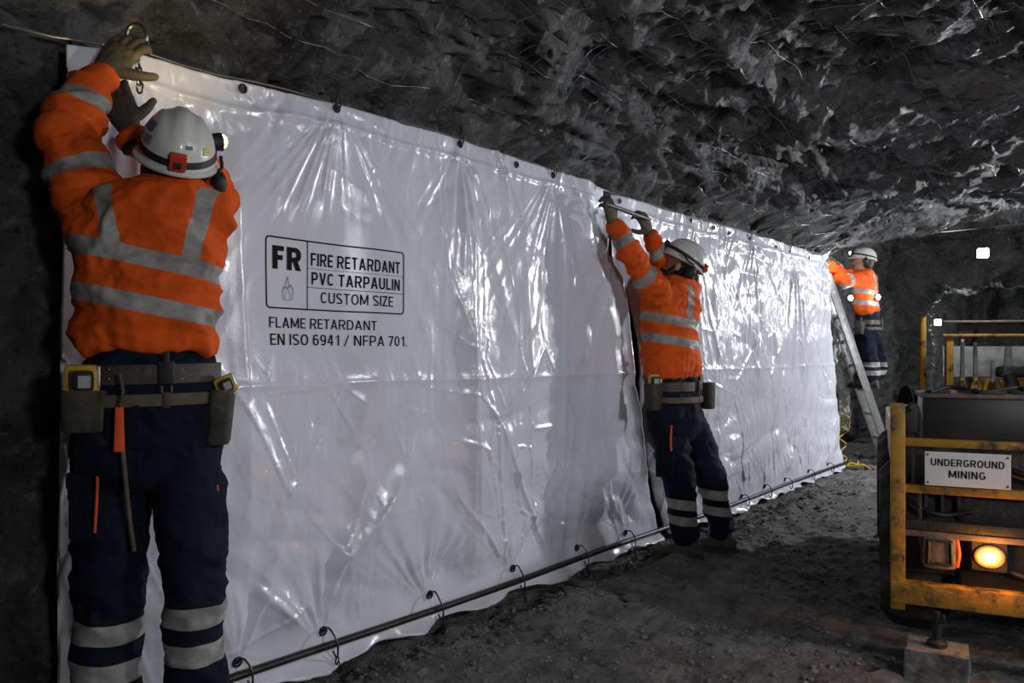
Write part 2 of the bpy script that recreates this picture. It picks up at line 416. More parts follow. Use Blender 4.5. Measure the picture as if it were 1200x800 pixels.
def glyph(ch, s):
    """one grotesque capital: list of quads strips (left edge, right edge); cap height 1, stroke s"""
    W = {'I': s, '.': s, '/': 0.42, '1': 0.40, 'M': 0.78, 'N': 0.62, 'O': 0.66, 'G': 0.64, 'C': 0.62, 'A': 0.66, 'V': 0.64, 'U': 0.62, 'D': 0.62, 'R': 0.62, 'P': 0.58, 'S': 0.58,
         'E': 0.50, 'F': 0.48, 'L': 0.48, 'T': 0.54, 'Z': 0.54}
    w = W.get(ch, 0.54); h = s / 2; out = []
    def rect(x0, y0, x1, y1): out.append(([(x0, y0), (x0, y1)], [(x1, y0), (x1, y1)]))
    def para(x0, x1, y0=0.0, y1=1.0, k=1.0):
        a = s * k * math.hypot(x1 - x0, y1 - y0) / abs(y1 - y0) / 2
        out.append(([(x0 - a, y0), (x1 - a, y1)], [(x0 + a, y0), (x1 + a, y1)]))
    def path(P, closed=False):
        P = np.array(P, float)
        if closed: P = np.vstack([P, P[:1]])
        T = np.gradient(P, axis=0)
        if closed: T[0] = T[-1] = P[1] - P[-2]
        T /= np.linalg.norm(T, axis=1)[:, None]; Nn = np.stack([-T[:, 1], T[:, 0]], -1) * h
        out.append(([tuple(p) for p in P + Nn], [tuple(p) for p in P - Nn]))
    def arc(cx, cy, rx, ry, a0, a1, n=18, p=2.3):
        a = np.radians(np.linspace(a0, a1, n)); c, q = np.cos(a), np.sin(a)
        return [(cx + rx * np.sign(x) * abs(x) ** (2 / p), cy + ry * np.sign(y) * abs(y) ** (2 / p)) for x, y in zip(c, q)]
    if ch == 'I': rect(0, 0, s, 1)
    elif ch == '.': rect(0, 0, s, s)
    elif ch == '/': para(0.04, 0.38, -0.06, 1.0, 0.8)
    elif ch in 'EFLT':
        if ch == 'T': rect(0, 1 - s, w, 1); rect(w / 2 - h, 0, w / 2 + h, 1 - s)
        else:
            rect(0, 0, s, 1)
            if ch in 'EF': rect(s, 1 - s, w, 1); rect(s, 0.5 - h, w * 0.9, 0.5 + h)
            if ch in 'EL': rect(s, 0, w, s)
    elif ch == 'A': a = s * 0.54; para(a, w / 2); para(w - a, w / 2); rect(w * 0.22, 0.22, w * 0.78, 0.22 + s * 0.9)
    elif ch == 'V': a = s * 0.54; para(w / 2, a); para(w / 2, w - a)
    elif ch == 'M': rect(0, 0, s, 1); rect(w - s, 0, w, 1); para(w / 2, h * 1.1, 0.12, 1.0, 0.95); para(w / 2, w - h * 1.1, 0.12, 1.0, 0.95)
    elif ch == 'N': rect(0, 0, s, 1); rect(w - s, 0, w, 1); para(w - h * 1.1, h * 1.1, 0, 1, 0.95)
    elif ch == 'Z': rect(0, 0, w, s); rect(0, 1 - s, w, 1); para(h * 1.2, w - h * 1.2, s * 0.5, 1 - s * 0.5)
    elif ch == '4': para(h * 1.1, w * 0.62, 0.26, 1.0, 0.95); rect(0.0, 0.22, w, 0.22 + s * 0.9); rect(w * 0.62, 0, w * 0.62 + s, 1)
    elif ch == '7': rect(0, 1 - s, w, 1); para(w * 0.32, w - h * 1.1, 0, 1 - s * 0.5)
    elif ch == '1': rect(w - s, 0, w, 1); para(h, w - h, 0.72, 0.96, 0.55)
    elif ch in 'O0': path(arc(w / 2, 0.5, w / 2 - h, 0.5 - h, 0, 348, 40), True)
    elif ch == 'C': path(arc(w / 2, 0.5, w / 2 - h, 0.5 - h, 42, 318, 36))
    elif ch == 'G': path(arc(w / 2, 0.5, w / 2 - h, 0.5 - h, 42, 330, 36)); rect(w - s, 0.14, w, 0.5); rect(w * 0.52, 0.5 - s * 0.9, w, 0.5)
    elif ch == 'U': path([(h, 1.0), (h, 0.7)] + arc(w / 2, 0.36, w / 2 - h, 0.36 - h, 180, 360, 20) + [(w - h, 0.7), (w - h, 1.0)])
    elif ch == 'D': rect(0, 0, s, 1); path([(s * 0.6, 1 - h)] + arc(w * 0.42, 0.5, w * 0.58 - h, 0.5 - h, 90, -90, 24, 2.6) + [(s * 0.6, h)])
    elif ch in 'PR':
        rect(0, 0, s, 1); m = 0.42 if ch == 'P' else 0.46; c = (1 - h + m) / 2
        path([(s * 0.6, 1 - h)] + arc(w * 0.5, c, w * 0.5 - h, 1 - h - c, 90, -90, 20, 2.5) + [(s * 0.6, m)])
        if ch == 'R': para(w - h * 1.05, w * 0.55, 0, 0.46)
    elif ch == 'S': path(arc(w / 2, 0.745, w / 2 - h, 0.255 - h, 28, 270, 20, 2.2) + arc(w / 2, 0.255, w / 2 - h, 0.255 - h, 90, -152, 20, 2.2))
    elif ch in '69':
        P = [arc(w / 2, 0.33, w / 2 - h, 0.33 - h, 0, 348, 30), arc(w / 2, 0.5, w / 2 - h, 0.5 - h, 48, 190, 22)]
        if ch == '9': P = [[(w - x, 1 - y) for x, y in p] for p in P]
        path(P[0], True); path(P[1])
    return w, out

def text_mesh(s, bold=0.15, gap=0.13):
    """a line of lettering in the xy plane: vertices and faces, strips cut short so that they can follow a surface"""
    V, F, x = [], [], 0.0
    for ch in s:
        if ch == ' ': x += 0.30; continue
        w, parts = glyph(ch, bold)
        for L_, R_ in parts:
            L2, R2 = [L_[0]], [R_[0]]
            for k in range(1, len(L_)):
                n = max(1, int(math.hypot(L_[k][0] - L_[k - 1][0], L_[k][1] - L_[k - 1][1]) / 0.12), int(math.hypot(R_[k][0] - R_[k - 1][0], R_[k][1] - R_[k - 1][1]) / 0.12))
                for q in range(1, n + 1):
                    L2.append(tuple(np.array(L_[k - 1]) + (np.array(L_[k]) - np.array(L_[k - 1])) * q / n))
                    R2.append(tuple(np.array(R_[k - 1]) + (np.array(R_[k]) - np.array(R_[k - 1])) * q / n))
            o = len(V); n = len(L2)
            V += [(x + a, b, 0) for a, b in L2] + [(x + a, b, 0) for a, b in R2]
            for k in range(n - 1):
                F += [(o + k, o + n + k, o + n + k + 1), (o + k, o + n + k + 1, o + k + 1)]
        x += w + gap
    V = np.array(V); F = np.array(F)
    # all faces look the same way
    a, b, c = V[F[:, 0]], V[F[:, 1]], V[F[:, 2]]
    cr = (b[:, 0] - a[:, 0]) * (c[:, 1] - a[:, 1]) - (b[:, 1] - a[:, 1]) * (c[:, 0] - a[:, 0])
    F[cr < 0] = F[cr < 0][:, ::-1]
    return V, [tuple(int(i) for i in f) for f in F]

def fit_text(s, bold, x0, x1, y0, y1):
    V, F = text_mesh(s, bold)
    lo, hi = V.min(0), V.max(0)
    V = V.copy()
    V[:, 0] = x0 + (V[:, 0] - lo[0]) / (hi[0] - lo[0]) * (x1 - x0)
    V[:, 1] = y0 + V[:, 1] * (y1 - y0)
    return V, F

def words(V, F, gap):
    """split a line of lettering where the blanks are"""
    F = np.array(F); lo = V[F, 0].min(1); hi = V[F, 0].max(1); o = np.argsort(lo)
    groups, cur, reach = [], [o[0]], hi[o[0]]
    for i in o[1:]:
        if lo[i] > reach + gap: groups.append(cur); cur = []
        cur.append(i); reach = max(reach, hi[i])
    groups.append(cur)
    out = []
    for g in groups:
        ids, inv = np.unique(F[g], return_inverse=True)
        out.append((V[ids], [tuple(f) for f in inv.reshape(-1, 3)]))
    return out

# ------------------------------------------------------------------ the tunnel
TARP_X = -2.42
def tarp_x(y):
    return TARP_X - 0.14 * sstep(4.8, 8.4, y)

def on_tarp(u, v):
    """where the ray through a photo pixel meets the hanging sheet: (Y, z)"""
    d = FW + RT * ((u - 600) / FPX)
    t = TARP_X / d[0]
    for _ in range(8):
        t = float(tarp_x(d[1] * t)) / d[0]
    return d[1] * t, CH - (v - HOR) / FPX * t

def shell_profile(y):
    xl = -2.66 - 0.75 * sstep(7.95, 8.7, y) + 0.40 * sstep(13.5, 13.75, y) - 0.4 * sstep(13.95, 14.3, y)
    xr = 3.0
    H = 2.72 - 0.12 * sstep(5.5, 8.6, y) + 0.55 * sstep(8.75, 9.5, y) - 0.80 * sstep(13.5, 13.75, y) + 0.5 * sstep(13.95, 14.3, y)
    rc = 1.0 - 0.25 * sstep(6.0, 8.5, y) + 0.2 * sstep(9, 10, y) - 0.35 * sstep(13.0, 13.8, y)
    return xl, xr, H, rc

def build_shell():
    ys = np.concatenate([np.arange(-2.6, 0, 0.06), np.arange(0, 9.8, 0.024), np.arange(9.8, 14.6, 0.05), np.arange(14.6, 21.1, 0.15)])
    # profile stations: left wall, left corner arc, roof, right corner, right wall
    nw, nc, nr = 90, 62, 150
    seg = []
    rows = []
    for y in ys:
        xl, xr, H, rc = [float(a) for a in shell_profile(y)]
        p = []
        for k in range(nw): p.append((xl, -0.25 + (H - rc + 0.25) * k / nw, 1, 0))
        for k in range(nc):
            a = math.pi / 2 * k / nc
            p.append((xl + rc - rc * math.cos(a), H - rc + rc * math.sin(a), math.cos(a), -math.sin(a)))
        for k in range(nr):
            p.append((xl + rc + (xr - xl - 2 * rc) * k / nr, H + 0.10 * math.sin(math.pi * k / nr), 0, -1))
        for k in range(30):
            a = math.pi / 2 * (1 - k / 30)
            p.append((xr - rc + rc * math.cos(a), H - rc + rc * math.sin(a), -math.cos(a), -math.sin(a)))
        for k in range(31): p.append((xr, H - rc - (H - rc + 0.25) * k / 30, -1, 0))
        rows.append(p)
    A = np.array(rows); ny, npf = A.shape[:2]
    P = np.stack([A[..., 0], np.repeat(ys[:, None], npf, 1), A[..., 1]], -1).reshape(-1, 3)
    Nn = np.stack([A[..., 2], np.zeros((ny, npf)), A[..., 3]], -1).reshape(-1, 3)
    Q = P.copy(); W = np.stack([pnoise(Q * 1.1), pnoise(Q * 1.1 + 31), pnoise(Q * 1.1 + 57)], -1) * 0.35
    Q = Q + W
    d = 0.17 * pnoise(Q * 0.55) + 0.10 * fbm(Q * 1.3, 3, 0.5, mode='r') - 0.05
    lay = Q * np.array([2.6, 2.0, 5.0]); lay[:, 2] += Q[:, 0] * 1.5
    d += 0.065 * fbm(lay, 4, 0.55, mode='r')
    d += 0.030 * fbm(Q * np.array([9, 7, 13]), 3, 0.6, mode='r')
    P = P + Nn * d[:, None]
    # room for the sheet
    inside = (P[:, 1] > 0.4) & (P[:, 1] < 8.6) & (P[:, 2] < 2.4) & (P[:, 0] < -1.7)
    lim = tarp_x(P[:, 1]) - 0.07 + 1.0 * sstep(2.14, 2.5, P[:, 2])
    rough_ = 0.075 * fbm(Q[inside] * np.array([4, 3, 4]), 4, 0.6, mode='r') + 0.05 * pnoise(Q[inside] * 1.7)
    P[inside, 0] = np.minimum(P[inside, 0], lim[inside] - 0.13 + np.minimum(rough_, 0.14))
    P = P.reshape(ny, npf, 3)
    cuts = {'wall_left': (0, nw + 22, 'rock_grey'), 'ceiling': (nw + 22, nw + nc + nr + 15, 'rock'), 'wall_right': (nw + nc + nr + 15, npf - 1, 'rock_grey')}
    for nm, (a, b, m) in cuts.items():
        G = P[:, a:b + 1]; k = b - a + 1
        F = []
        idx = np.arange(ny * k).reshape(ny, k)
        F = np.stack([idx[:-1, :-1], idx[:-1, 1:], idx[1:, 1:], idx[1:, :-1]], -1).reshape(-1, 4)
        o = link(nm, G.reshape(-1, 3), F, M[m]); tag(o, kind='structure')
    # end wall
    xs = np.linspace(-3.4, 3.4, 70); zs = np.linspace(-0.3, 3.4, 40)
    X, Z = np.meshgrid(xs, zs); E = np.stack([X, np.full_like(X, 20.6), Z], -1).reshape(-1, 3)
    E[:, 1] += 0.4 * fbm(E * 1.2, 4, 0.5, mode='r')
    idx = np.arange(40 * 70).reshape(40, 70)
    F = np.stack([idx[:-1, :-1], idx[:-1, 1:], idx[1:, 1:], idx[1:, :-1]], -1).reshape(-1, 4)
    tag(link('wall_back', E, F, M['rock_grey']), kind='structure')
    return P

def floor_z(X, Y):
    X = np.asarray(X, float); Y = np.asarray(Y, float)
    Q = np.stack([X, Y, np.zeros_like(X)], -1).reshape(-1, 3)
    z = 0.026 * fbm(Q * 1.6, 3) + 0.020 * fbm(Q * 6, 5, 0.62, mode='b')
    z = z.reshape(X.shape)
    z = z - 0.05 * sstep(-1.9, -2.35, X) + 0.045 * np.exp(-((X + 2.12) / 0.13) ** 2) * (0.6 + 1.3 * pnoise(Q * 2.1 + 9).reshape(X.shape))
    z = z - 0.02
    return z

SHELL = build_shell()
xs = np.concatenate([np.arange(-3.6, -2.6, 0.08), np.arange(-2.6, 0.9, 0.017), np.arange(0.9, 3.5, 0.1)])
ys = np.concatenate([np.arange(-2.6, 0.8, 0.08), np.arange(0.8, 5.5, 0.017), np.arange(5.5, 10, 0.035), np.arange(10, 21.2, 0.15)])
X, Y = np.meshgrid(xs, ys)
Zf = floor_z(X, Y)
idx = np.arange(X.size).reshape(X.shape)
F = np.stack([idx[:-1, :-1], idx[:-1, 1:], idx[1:, 1:], idx[1:, :-1]], -1).reshape(-1, 4)
tag(link('floor', np.stack([X, Y, Zf], -1).reshape(-1, 3), F, M['dirt']), kind='structure')

def fz(x, y): return float(floor_z(np.array([x]), np.array([y]))[0])

# ------------------------------------------------------------------ the hanging sheets
TOP_HOOKS = [(158, 60), (392, 128), (539, 168), (646, 205), (712, 232), (808, 258), (876, 279), (925, 293), (966, 303)]
BOT_HOOKS = [(275, 778), (376, 742), (501, 699), (598, 668), (674, 644), (730, 626), (832, 595), (866, 583), (893, 571), (918, 563), (945, 553), (968, 545)]
HK_T = [on_tarp(u, v) for u, v in TOP_HOOKS]
HK_B = [on_tarp(u, v) for u, v in BOT_HOOKS]
_tp = [(60, 48), (170, 62), (250, 88), (392, 122), (470, 146), (539, 163), (600, 186), (646, 199), (712, 226), (808, 254), (876, 273), (966, 300)]
TOPC = np.array([on_tarp(u, v) for u, v in _tp])
ROD_PX = [(60, 862), (150, 830), (270, 788), (385, 750), (500, 712), (600, 678), (680, 649), (740, 628), (800, 608), (860, 587), (930, 561), (990, 540)]
RODC = np.array([on_tarp(u, v) for u, v in ROD_PX])
def top_z(y): return np.interp(y, TOPC[:, 0], TOPC[:, 1])
def rod_z(y): return np.interp(y, RODC[:, 0], RODC[:, 1])
PR0, PR1 = on_tarp(305, 276), on_tarp(476, 408)      # the printed area stays flat-ish

def vor(a, b, seed):
    """jittered-cell distances: nearest and how much farther the second is"""
    ia = np.floor(a).astype(int); ib = np.floor(b).astype(int)
    f1 = np.full(a.shape, 9.0); f2 = np.full(a.shape, 9.0); idn = np.zeros(a.shape)
    for da in (-1, 0, 1):
        for db in (-1, 0, 1):
            h = _perm[(_perm[(ia + da + seed) & 255] + ib + db) & 255]
            ja = _g[h, 0] * 0.5 + 0.5; jb = _g[h, 1] * 0.5 + 0.5
            d = np.hypot(ia + da + ja - a, ib + db + jb - b)
            n1 = d < f1
            f2 = np.where(n1, f1, np.minimum(f2, d)); idn = np.where(n1, _g[h, 2], idn); f1 = np.where(n1, d, f1)
    return f1, f2 - f1, idn

def drape(y, z):
    """how far the sheet stands out from its plane, metres towards the road"""
    y = np.asarray(y, float); z = np.asarray(z, float)
    sh = y.shape; y = y.ravel(); z = z.ravel()
    Z0 = np.zeros_like(y)
    def n2(fy, fz_, o, mode='n', oct=1, warp=0.0):
        P = np.stack([y * fy + o, z * fz_ + o * 0.37, Z0 + o * 1.7], -1)
        if warp:
            P = P + warp * np.stack([pnoise(P * 0.7 + 3), pnoise(P * 0.7 + 40), Z0], -1)
        return fbm(P, oct, 0.5, mode=mode)
    h = top_z(y) - z                    # distance below the top edge
    g = z - rod_z(y)                    # height above the pole
    calm = 1 - 0.85 * sstep(PR0[0] - 0.35, PR0[0], y) * sstep(PR1[0] + 0.25, PR1[0], y) * sstep(PR1[1] - 0.15, PR1[1], z) * sstep(PR0[1] + 0.2, PR0[1], z)
    far = sstep(4.4, 5.4, y)
    d = 0.035 * n2(0.9, 0.35, 2.0) + 0.030 * n2(2.3, 0.5, 7.0, warp=0.4)
    # creases fanning out below every tied eyelet
    for k, (hy, hz) in enumerate(HK_T):
        dz = np.maximum(hz - z, 0.0) + 0.03
        a = (y - hy) / dz
        env = np.exp(-(a / (0.5 + 0.25 * (k % 2))) ** 2) * sstep(0.0, 0.12, dz) * np.exp(-dz / (0.75 + 0.25 * far))
        P = np.stack([a * 5.0 + k * 9.1, dz * 0.5, Z0 + k], -1)
        d += calm * (0.020 + 0.010 * far) * env * (1 - 2.6 * np.abs(pnoise(P)))
    for k, (hy, hz) in enumerate(HK_B):
        dz = np.maximum(z - hz, 0.0) + 0.03
        a = (y - hy) / dz
        env = np.exp(-(a / 0.9) ** 2) * sstep(0.0, 0.08, dz) * np.exp(-dz / 0.30)
        P = np.stack([a * 3.0 + k * 5.3, dz * 1.2, Z0 + k + 50], -1)
        d += 0.030 * env * (1 - 2.6 * np.abs(pnoise(P)))
    # the long fold under the second tie and the packing folds
    for yf, am, wd in ((on_tarp(543, 400)[0], 0.040, 0.10), (on_tarp(610, 300)[0], 0.022, 0.13), (on_tarp(655, 400)[0], 0.022, 0.09), (on_tarp(270, 400)[0], 0.02, 0.09),
                       (on_tarp(835, 400)[0], 0.03, 0.16), (on_tarp(885, 400)[0], 0.03, 0.17), (on_tarp(925, 400)[0], 0.03, 0.16), (on_tarp(950, 400)[0], 0.035, 0.12)):
        yy = y - yf - 0.05 * n2(0.3, 1.1, 13.0 + yf) - 0.06 * sstep(0.2, 2.0, h)
        d += am * np.exp(-np.abs(yy) / wd) * sstep(0.05, 0.5, h) * (0.35 + 0.65 * sstep(0.05, 0.9, g))
    d += 0.007 * np.exp(-np.abs(z - 1.04 - 0.01 * n2(1.3, 1, 3)) / 0.014)
    d += 0.004 * np.exp(-np.abs(y - on_tarp(548, 300)[0]) / 0.012)
    # hem weld below the top edge
    hem = h - 0.085 - 0.012 * n2(4, 1, 5)
    d += 0.008 * np.exp(-(hem / 0.012) ** 2) - 0.004 * sstep(0.0, -0.02, hem)
    # crumpling: long creases, stronger near the edges and to the far end
    big = n2(1.3, 1.9, 21.0, mode='b', oct=2, warp=0.9)
    amt = 0.010 * calm + 0.035 * np.exp(-g / 0.33) + 0.008 * np.exp(-h / 0.2) + 0.008 * far
    d += amt * big
    mid = n2(5.5, 3.2, 33.0, mode='b', oct=2, warp=0.8)
    amt2 = 0.0016 * calm + 0.007 * np.exp(-g / 0.30) + 0.010 * np.exp(-((h - 0.10) / 0.07) ** 2) + 0.003 * far
    d += amt2 * mid
    vert = n2(11, 1.1, 43.0, mode='b', oct=2, warp=0.5)
    d += calm * (0.0012 + 0.0018 * far) * vert
    # sharp straight-sided creases
    wy = y + 0.10 * n2(1.6, 1.6, 61.0); wz = z + 0.10 * n2(1.6, 1.6, 71.0)
    edge_ = np.clip(0.10 + 0.9 * np.exp(-g / 0.28) + 0.35 * np.exp(-h / 0.16) + 0.5 * far + 0.6 * sstep(0.0, 0.45, n2(0.8, 0.7, 81.0)) + 0.55 * np.exp(-((y - on_tarp(575, 400)[0]) / 0.22) ** 2), 0, 1.2)
    for sy, sz, am, sd, wd in ((2.1, 1.1, 0.018, 3, 0.035), (4.7, 2.4, 0.011, 11, 0.045), (11.0, 5.0, 0.0045, 23, 0.06)):
        f1, ed, idn = vor(wy * sy + 0.35 * wz * sz, wz * sz, sd)
        d += am * edge_ * calm * (np.exp(-ed / wd) * (idn > -0.2) - 0.45 * f1 * idn)
    # the big buckle near the foot of the first sheet
    by, bz = on_tarp(400, 650)
    q = ((y - by) * 0.8 + (z - bz) * 0.6); r = (-(y - by) * 0.6 + (z - bz) * 0.8)
    d += 0.05 * np.exp(-np.abs(r - 0.4 * q * q) / 0.07) * sstep(-0.12, 0.05, q) * sstep(0.75, 0.2, q)
    by, bz = on_tarp(300, 690)
    q = ((y - by) * 0.7 - (z - bz) * 0.7); r = ((y - by) * 0.7 + (z - bz) * 0.7)
    d += 0.035 * np.exp(-np.abs(r) / 0.05) * sstep(-0.1, 0.05, q) * sstep(0.4, 0.15, q)
    # drawn against the pole
    d = d * (0.15 + 0.85 * sstep(0.0, 0.18, np.abs(g))) + 0.01
    return d.reshape(sh)

def sheet_pt(y, z, out=0.0):
    y = np.asarray(y, float); z = np.asarray(z, float)
    d = drape(y, z)
    return np.stack([tarp_x(y) + d + out, y, z], -1)

def curve_px(px):
    P = np.array([on_tarp(u, v) for u, v in px])
    o = np.argsort(P[:, 1]); return P[o]
LEFT_E = curve_px([(80, 68), (76, 200), (71, 400), (67, 600), (65, 860)])
MID_A = curve_px([(704, 225), (705, 300), (720, 325), (728, 350), (735, 400), (737, 450), (747, 490), (750, 540), (763, 590), (772, 640)])
MID_B = curve_px([(717, 227), (718, 300), (739, 340), (751, 400), (753, 470), (760, 530), (776, 600), (786, 636)])
RIGHT_E = curve_px([(966, 302), (973, 380), (980, 460), (989, 552)])

def sheet(name, label, le, re, ny, nz, curl):
    base = np.array([TARP_X, 0.5 * (le[:, 0].mean() + re[:, 0].mean()), 0.0])
    root = thing(name, label, 'tarpaulin', base)
    s = np.linspace(0, 1, ny); h = np.linspace(0, 1, nz)
    S, Hh = np.meshgrid(s, h)
    z = 0.05 + 2.0 * Hh
    for _ in range(4):
        yl = np.interp(z, le[:, 1], le[:, 0]); yr = np.interp(z, re[:, 1], re[:, 0])
        y = yl + (yr - yl) * S
        P = np.stack([y.ravel() * 2.6, np.zeros(y.size), np.zeros(y.size)], -1)
        lobes = pnoise(P).reshape(y.shape)
        P2 = np.stack([y.ravel() * 9, np.zeros(y.size) + 5, np.zeros(y.size)], -1)
        zb = rod_z(y) - 0.065 - 0.055 * lobes - 0.012 * pnoise(P2).reshape(y.shape)
        zt = top_z(y) - 0.004 * np.abs(pnoise(P2 + 3).reshape(y.shape))
        z = zb + (zt - zb) * Hh
    V = sheet_pt(y, z)
    g = z - rod_z(y)
    flap = sstep(0.0, -0.09, g)
    P3 = np.stack([y.ravel() * 6, z.ravel() * 5, np.zeros(y.size) + 8], -1)
    V[..., 0] += flap * (0.05 + 0.05 * pnoise(P3).reshape(y.shape))
    V[..., 0] += curl(S, y, z)
    idx = np.arange(ny * nz).reshape(nz, ny)
    F = np.stack([idx[:-1, :-1], idx[:-1, 1:], idx[1:, 1:], idx[1:, :-1]], -1).reshape(-1, 4)
    o = link('sheet', V.reshape(-1, 3), F, M['tarp'], root, base)
    sd = o.modifiers.new('thick', 'SOLIDIFY'); sd.thickness = 0.0015; sd.offset = -1
    return root, base

def curlA(S, y, z):
    e = np.interp(z, MID_A[:, 1], MID_A[:, 0]) - y
    return 0.035 * np.exp(-e / 0.07) * sstep(0.2, 0.6, z) * sstep(2.1, 1.7, z) + 0.03 * np.exp(-(e - 0.2) ** 2 / 0.006) * sstep(0.2, 0.6, z)
def curlB(S, y, z):
    e = y - np.interp(z, MID_B[:, 1], MID_B[:, 0])
    return -0.03 * np.exp(-e / 0.06) + 0.05 * np.exp(-((e - 0.14) / 0.05) ** 2) * sstep(0.25, 0.7, z) * sstep(2.0, 1.6, z)
tarpA, baseA = sheet('tarpaulin', 'large white tarpaulin printed with black fire retardant lettering, hung from the rock', LEFT_E, MID_A, 430, 300, curlA)
tarpB, baseB = sheet('tarpaulin', 'unprinted crumpled white tarpaulin beyond the middle worker, ending by the ladder', MID_B, RIGHT_E, 460, 240, curlB)

# eyelets
def eyelet(root, base, y, z, r=0.016):
    c = sheet_pt(np.array([y]), np.array([z]), 0.004)[0]
    a = np.arange(14) * 2 * math.pi / 14
    mb = MB().tube([c + np.array([0, r * math.cos(t), r * math.sin(t)]) for t in a], 0.0045, 6, closed=True)
    mb.ell(c - np.array([0.002, 0, 0]), ([0.001, 0, 0], [0, r * .7, 0], [0, 0, r * .7]), 10, 4)
    mb.build('eyelet', M['dark_steel'], root, base)
EYE_T = [(284, 104), (392, 128), (539, 169), (600, 194), (646, 206), (690, 221), (722, 236), (808, 259), (835, 267), (853, 273), (876, 280), (905, 290), (925, 295), (948, 302)]
for u, v in EYE_T:
    y, z = on_tarp(u, v)
    ra, ba = (tarpA, baseA) if u < 705 else (tarpB, baseB)
    eyelet(ra, ba, y, z, 0.013)
for u, v in BOT_HOOKS:
    y, z = on_tarp(u, v)
    ra, ba = (tarpA, baseA) if u < 755 else (tarpB, baseB)
    eyelet(ra, ba, y, z + 0.012, 0.015)
for v in (330, 365, 400, 435, 470, 505):
    y, z = on_tarp(968 + (v - 302) * 0.09, v)
    eyelet(tarpB, baseB, y - 0.06, z, 0.012)

# printed lettering
def to_sheet(V, out=0.002):
    return sheet_pt(V[:, 0], V[:, 1], out)
def px_frame():
    tl, tr, bl = np.array(on_tarp(310, 276)), np.array(on_tarp(468, 298)), np.array(on_tarp(311.7, 360))
    return tl, tr, bl
tl, tr, bl = px_frame()
BX0, BX1, BZ1, BZ0 = tl[0], tr[0], tl[1], bl[1]
def yu(u, v): return on_tarp(u, v)[0]
def strip(y0, z0, y1, z1, w_):
    n = max(2, int(math.hypot(y1 - y0, z1 - z0) / 0.012))
    t = np.linspace(0, 1, n)
    dy, dz = y1 - y0, z1 - z0; L = math.hypot(dy, dz); ny_, nz_ = -dz / L * w_ / 2, dy / L * w_ / 2
    a = np.stack([y0 + dy * t + ny_, z0 + dz * t + nz_], -1); b = np.stack([y0 + dy * t - ny_, z0 + dz * t - nz_], -1)
    V = np.vstack([a, b]); F = [(i, i + n, i + n + 1, i + 1) for i in range(n - 1)]
    return V, F
mb = MB()
rc = 0.014; W_ = 0.0055
pts = []
for cx, cz, a0 in ((BX1 - rc, BZ1 - rc, 0), (BX0 + rc, BZ1 - rc, 90), (BX0 + rc, BZ0 + rc, 180), (BX1 - rc, BZ0 + rc, 270)):
    for k in range(7):
        a = math.radians(a0 + 15 * k); pts.append((cx + rc * math.cos(a), cz + rc * math.sin(a)))
dense = []
for i in range(len(pts)):
    p, q = np.array(pts[i]), np.array(pts[(i + 1) % len(pts)])
    n = max(1, int(np.linalg.norm(q - p) / 0.012))
    for k in range(n): dense.append(p + (q - p) * k / n)
D_ = np.array(dense); cen = D_.mean(0)
T_ = np.roll(D_, -1, 0) - np.roll(D_, 1, 0); T_ /= np.linalg.norm(T_, axis=1)[:, None]
Nrm = np.stack([T_[:, 1], -T_[:, 0]], -1)
V2 = np.vstack([D_ + Nrm * W_ / 2, D_ - Nrm * W_ / 2]); n = len(D_)
mb.add(to_sheet(V2), [(i, (i + 1) % n, (i + 1) % n + n, i + n) for i in range(n)])
xd = yu(360, 320)
V, F = strip(xd, BZ0, xd, BZ1, 0.004); mb.add(to_sheet(V), F)
mb.build('printed_border', M['ink'], tarpA, baseA, sharp=False)
mb = MB()
z1 = on_tarp(360, 314)[1]; z2 = on_tarp(361, 336.5)[1]
for zz, wd in ((z1, 0.0012), (z2, 0.0022)):
    V, F = strip(xd, zz, BX1, zz, wd); mb.add(to_sheet(V), F)
mb.build('printed_rule', M['ink'], tarpA, baseA, sharp=False)
def put_text(s, bold, u0, u1, vt, vb, ur):
    y0, y1 = yu(u0, vt), yu(u1, vt)
    zt, zb = on_tarp(ur, vt)[1], on_tarp(ur, vb)[1]
    V, F = fit_text(s, bold, y0, y1, zb, zt)
    for V_, F_ in words(V, F, 0.22 * (zt - zb)):
        MB().add(to_sheet(V_), F_).build('printed_lettering', M['ink'], tarpA, baseA, smooth=False)
put_text('FR', 0.215, 318, 352.5, 287, 314.5, 318)
put_text('FIRE RETARDANT', 0.155, 364, 463.5, 296, 311, 364)
put_text('PVC TARPAULIN', 0.155, 365, 463.5, 318.5, 333, 365)
put_text('CUSTOM SIZE', 0.13, 376, 455.5, 342, 355, 376)
put_text('FLAME RETARDANT', 0.13, 313, 437, 371, 383.5, 313)
put_text('EN ISO 6941 / NFPA 701.', 0.13, 314, 472, 390.5, 404, 314)
# flame outline
fl = [(0.0, -1.0), (-0.55, -0.95), (-0.72, -0.55), (-0.68, -0.05), (-0.45, 0.15), (-0.42, -0.1), (-0.3, 0.1), (-0.28, 0.5), (0.02, 1.0), (0.12, 0.45), (0.25, 0.1), (0.42, 0.3), (0.5, 0.35), (0.5, 0.05), (0.7, 0.1), (0.72, -0.45), (0.6, -0.9)]
fy0, fz0 = on_tarp(336.5, 338)
sc_ = on_tarp(336, 324)[1] - fz0
mb = MB()
for i in range(len(fl)):
    p, q = fl[i], fl[(i + 1) % len(fl)]
    V, F = strip(fy0 + p[0] * sc_ * .72, fz0 + p[1] * sc_, fy0 + q[0] * sc_ * .72, fz0 + q[1] * sc_, 0.0028); mb.add(to_sheet(V), F)
fi = [(-0.3, -0.9), (-0.38, -0.5), (-0.1, -0.1), (0.05, 0.2), (0.15, -0.3), (0.35, -0.5), (0.3, -0.9)]
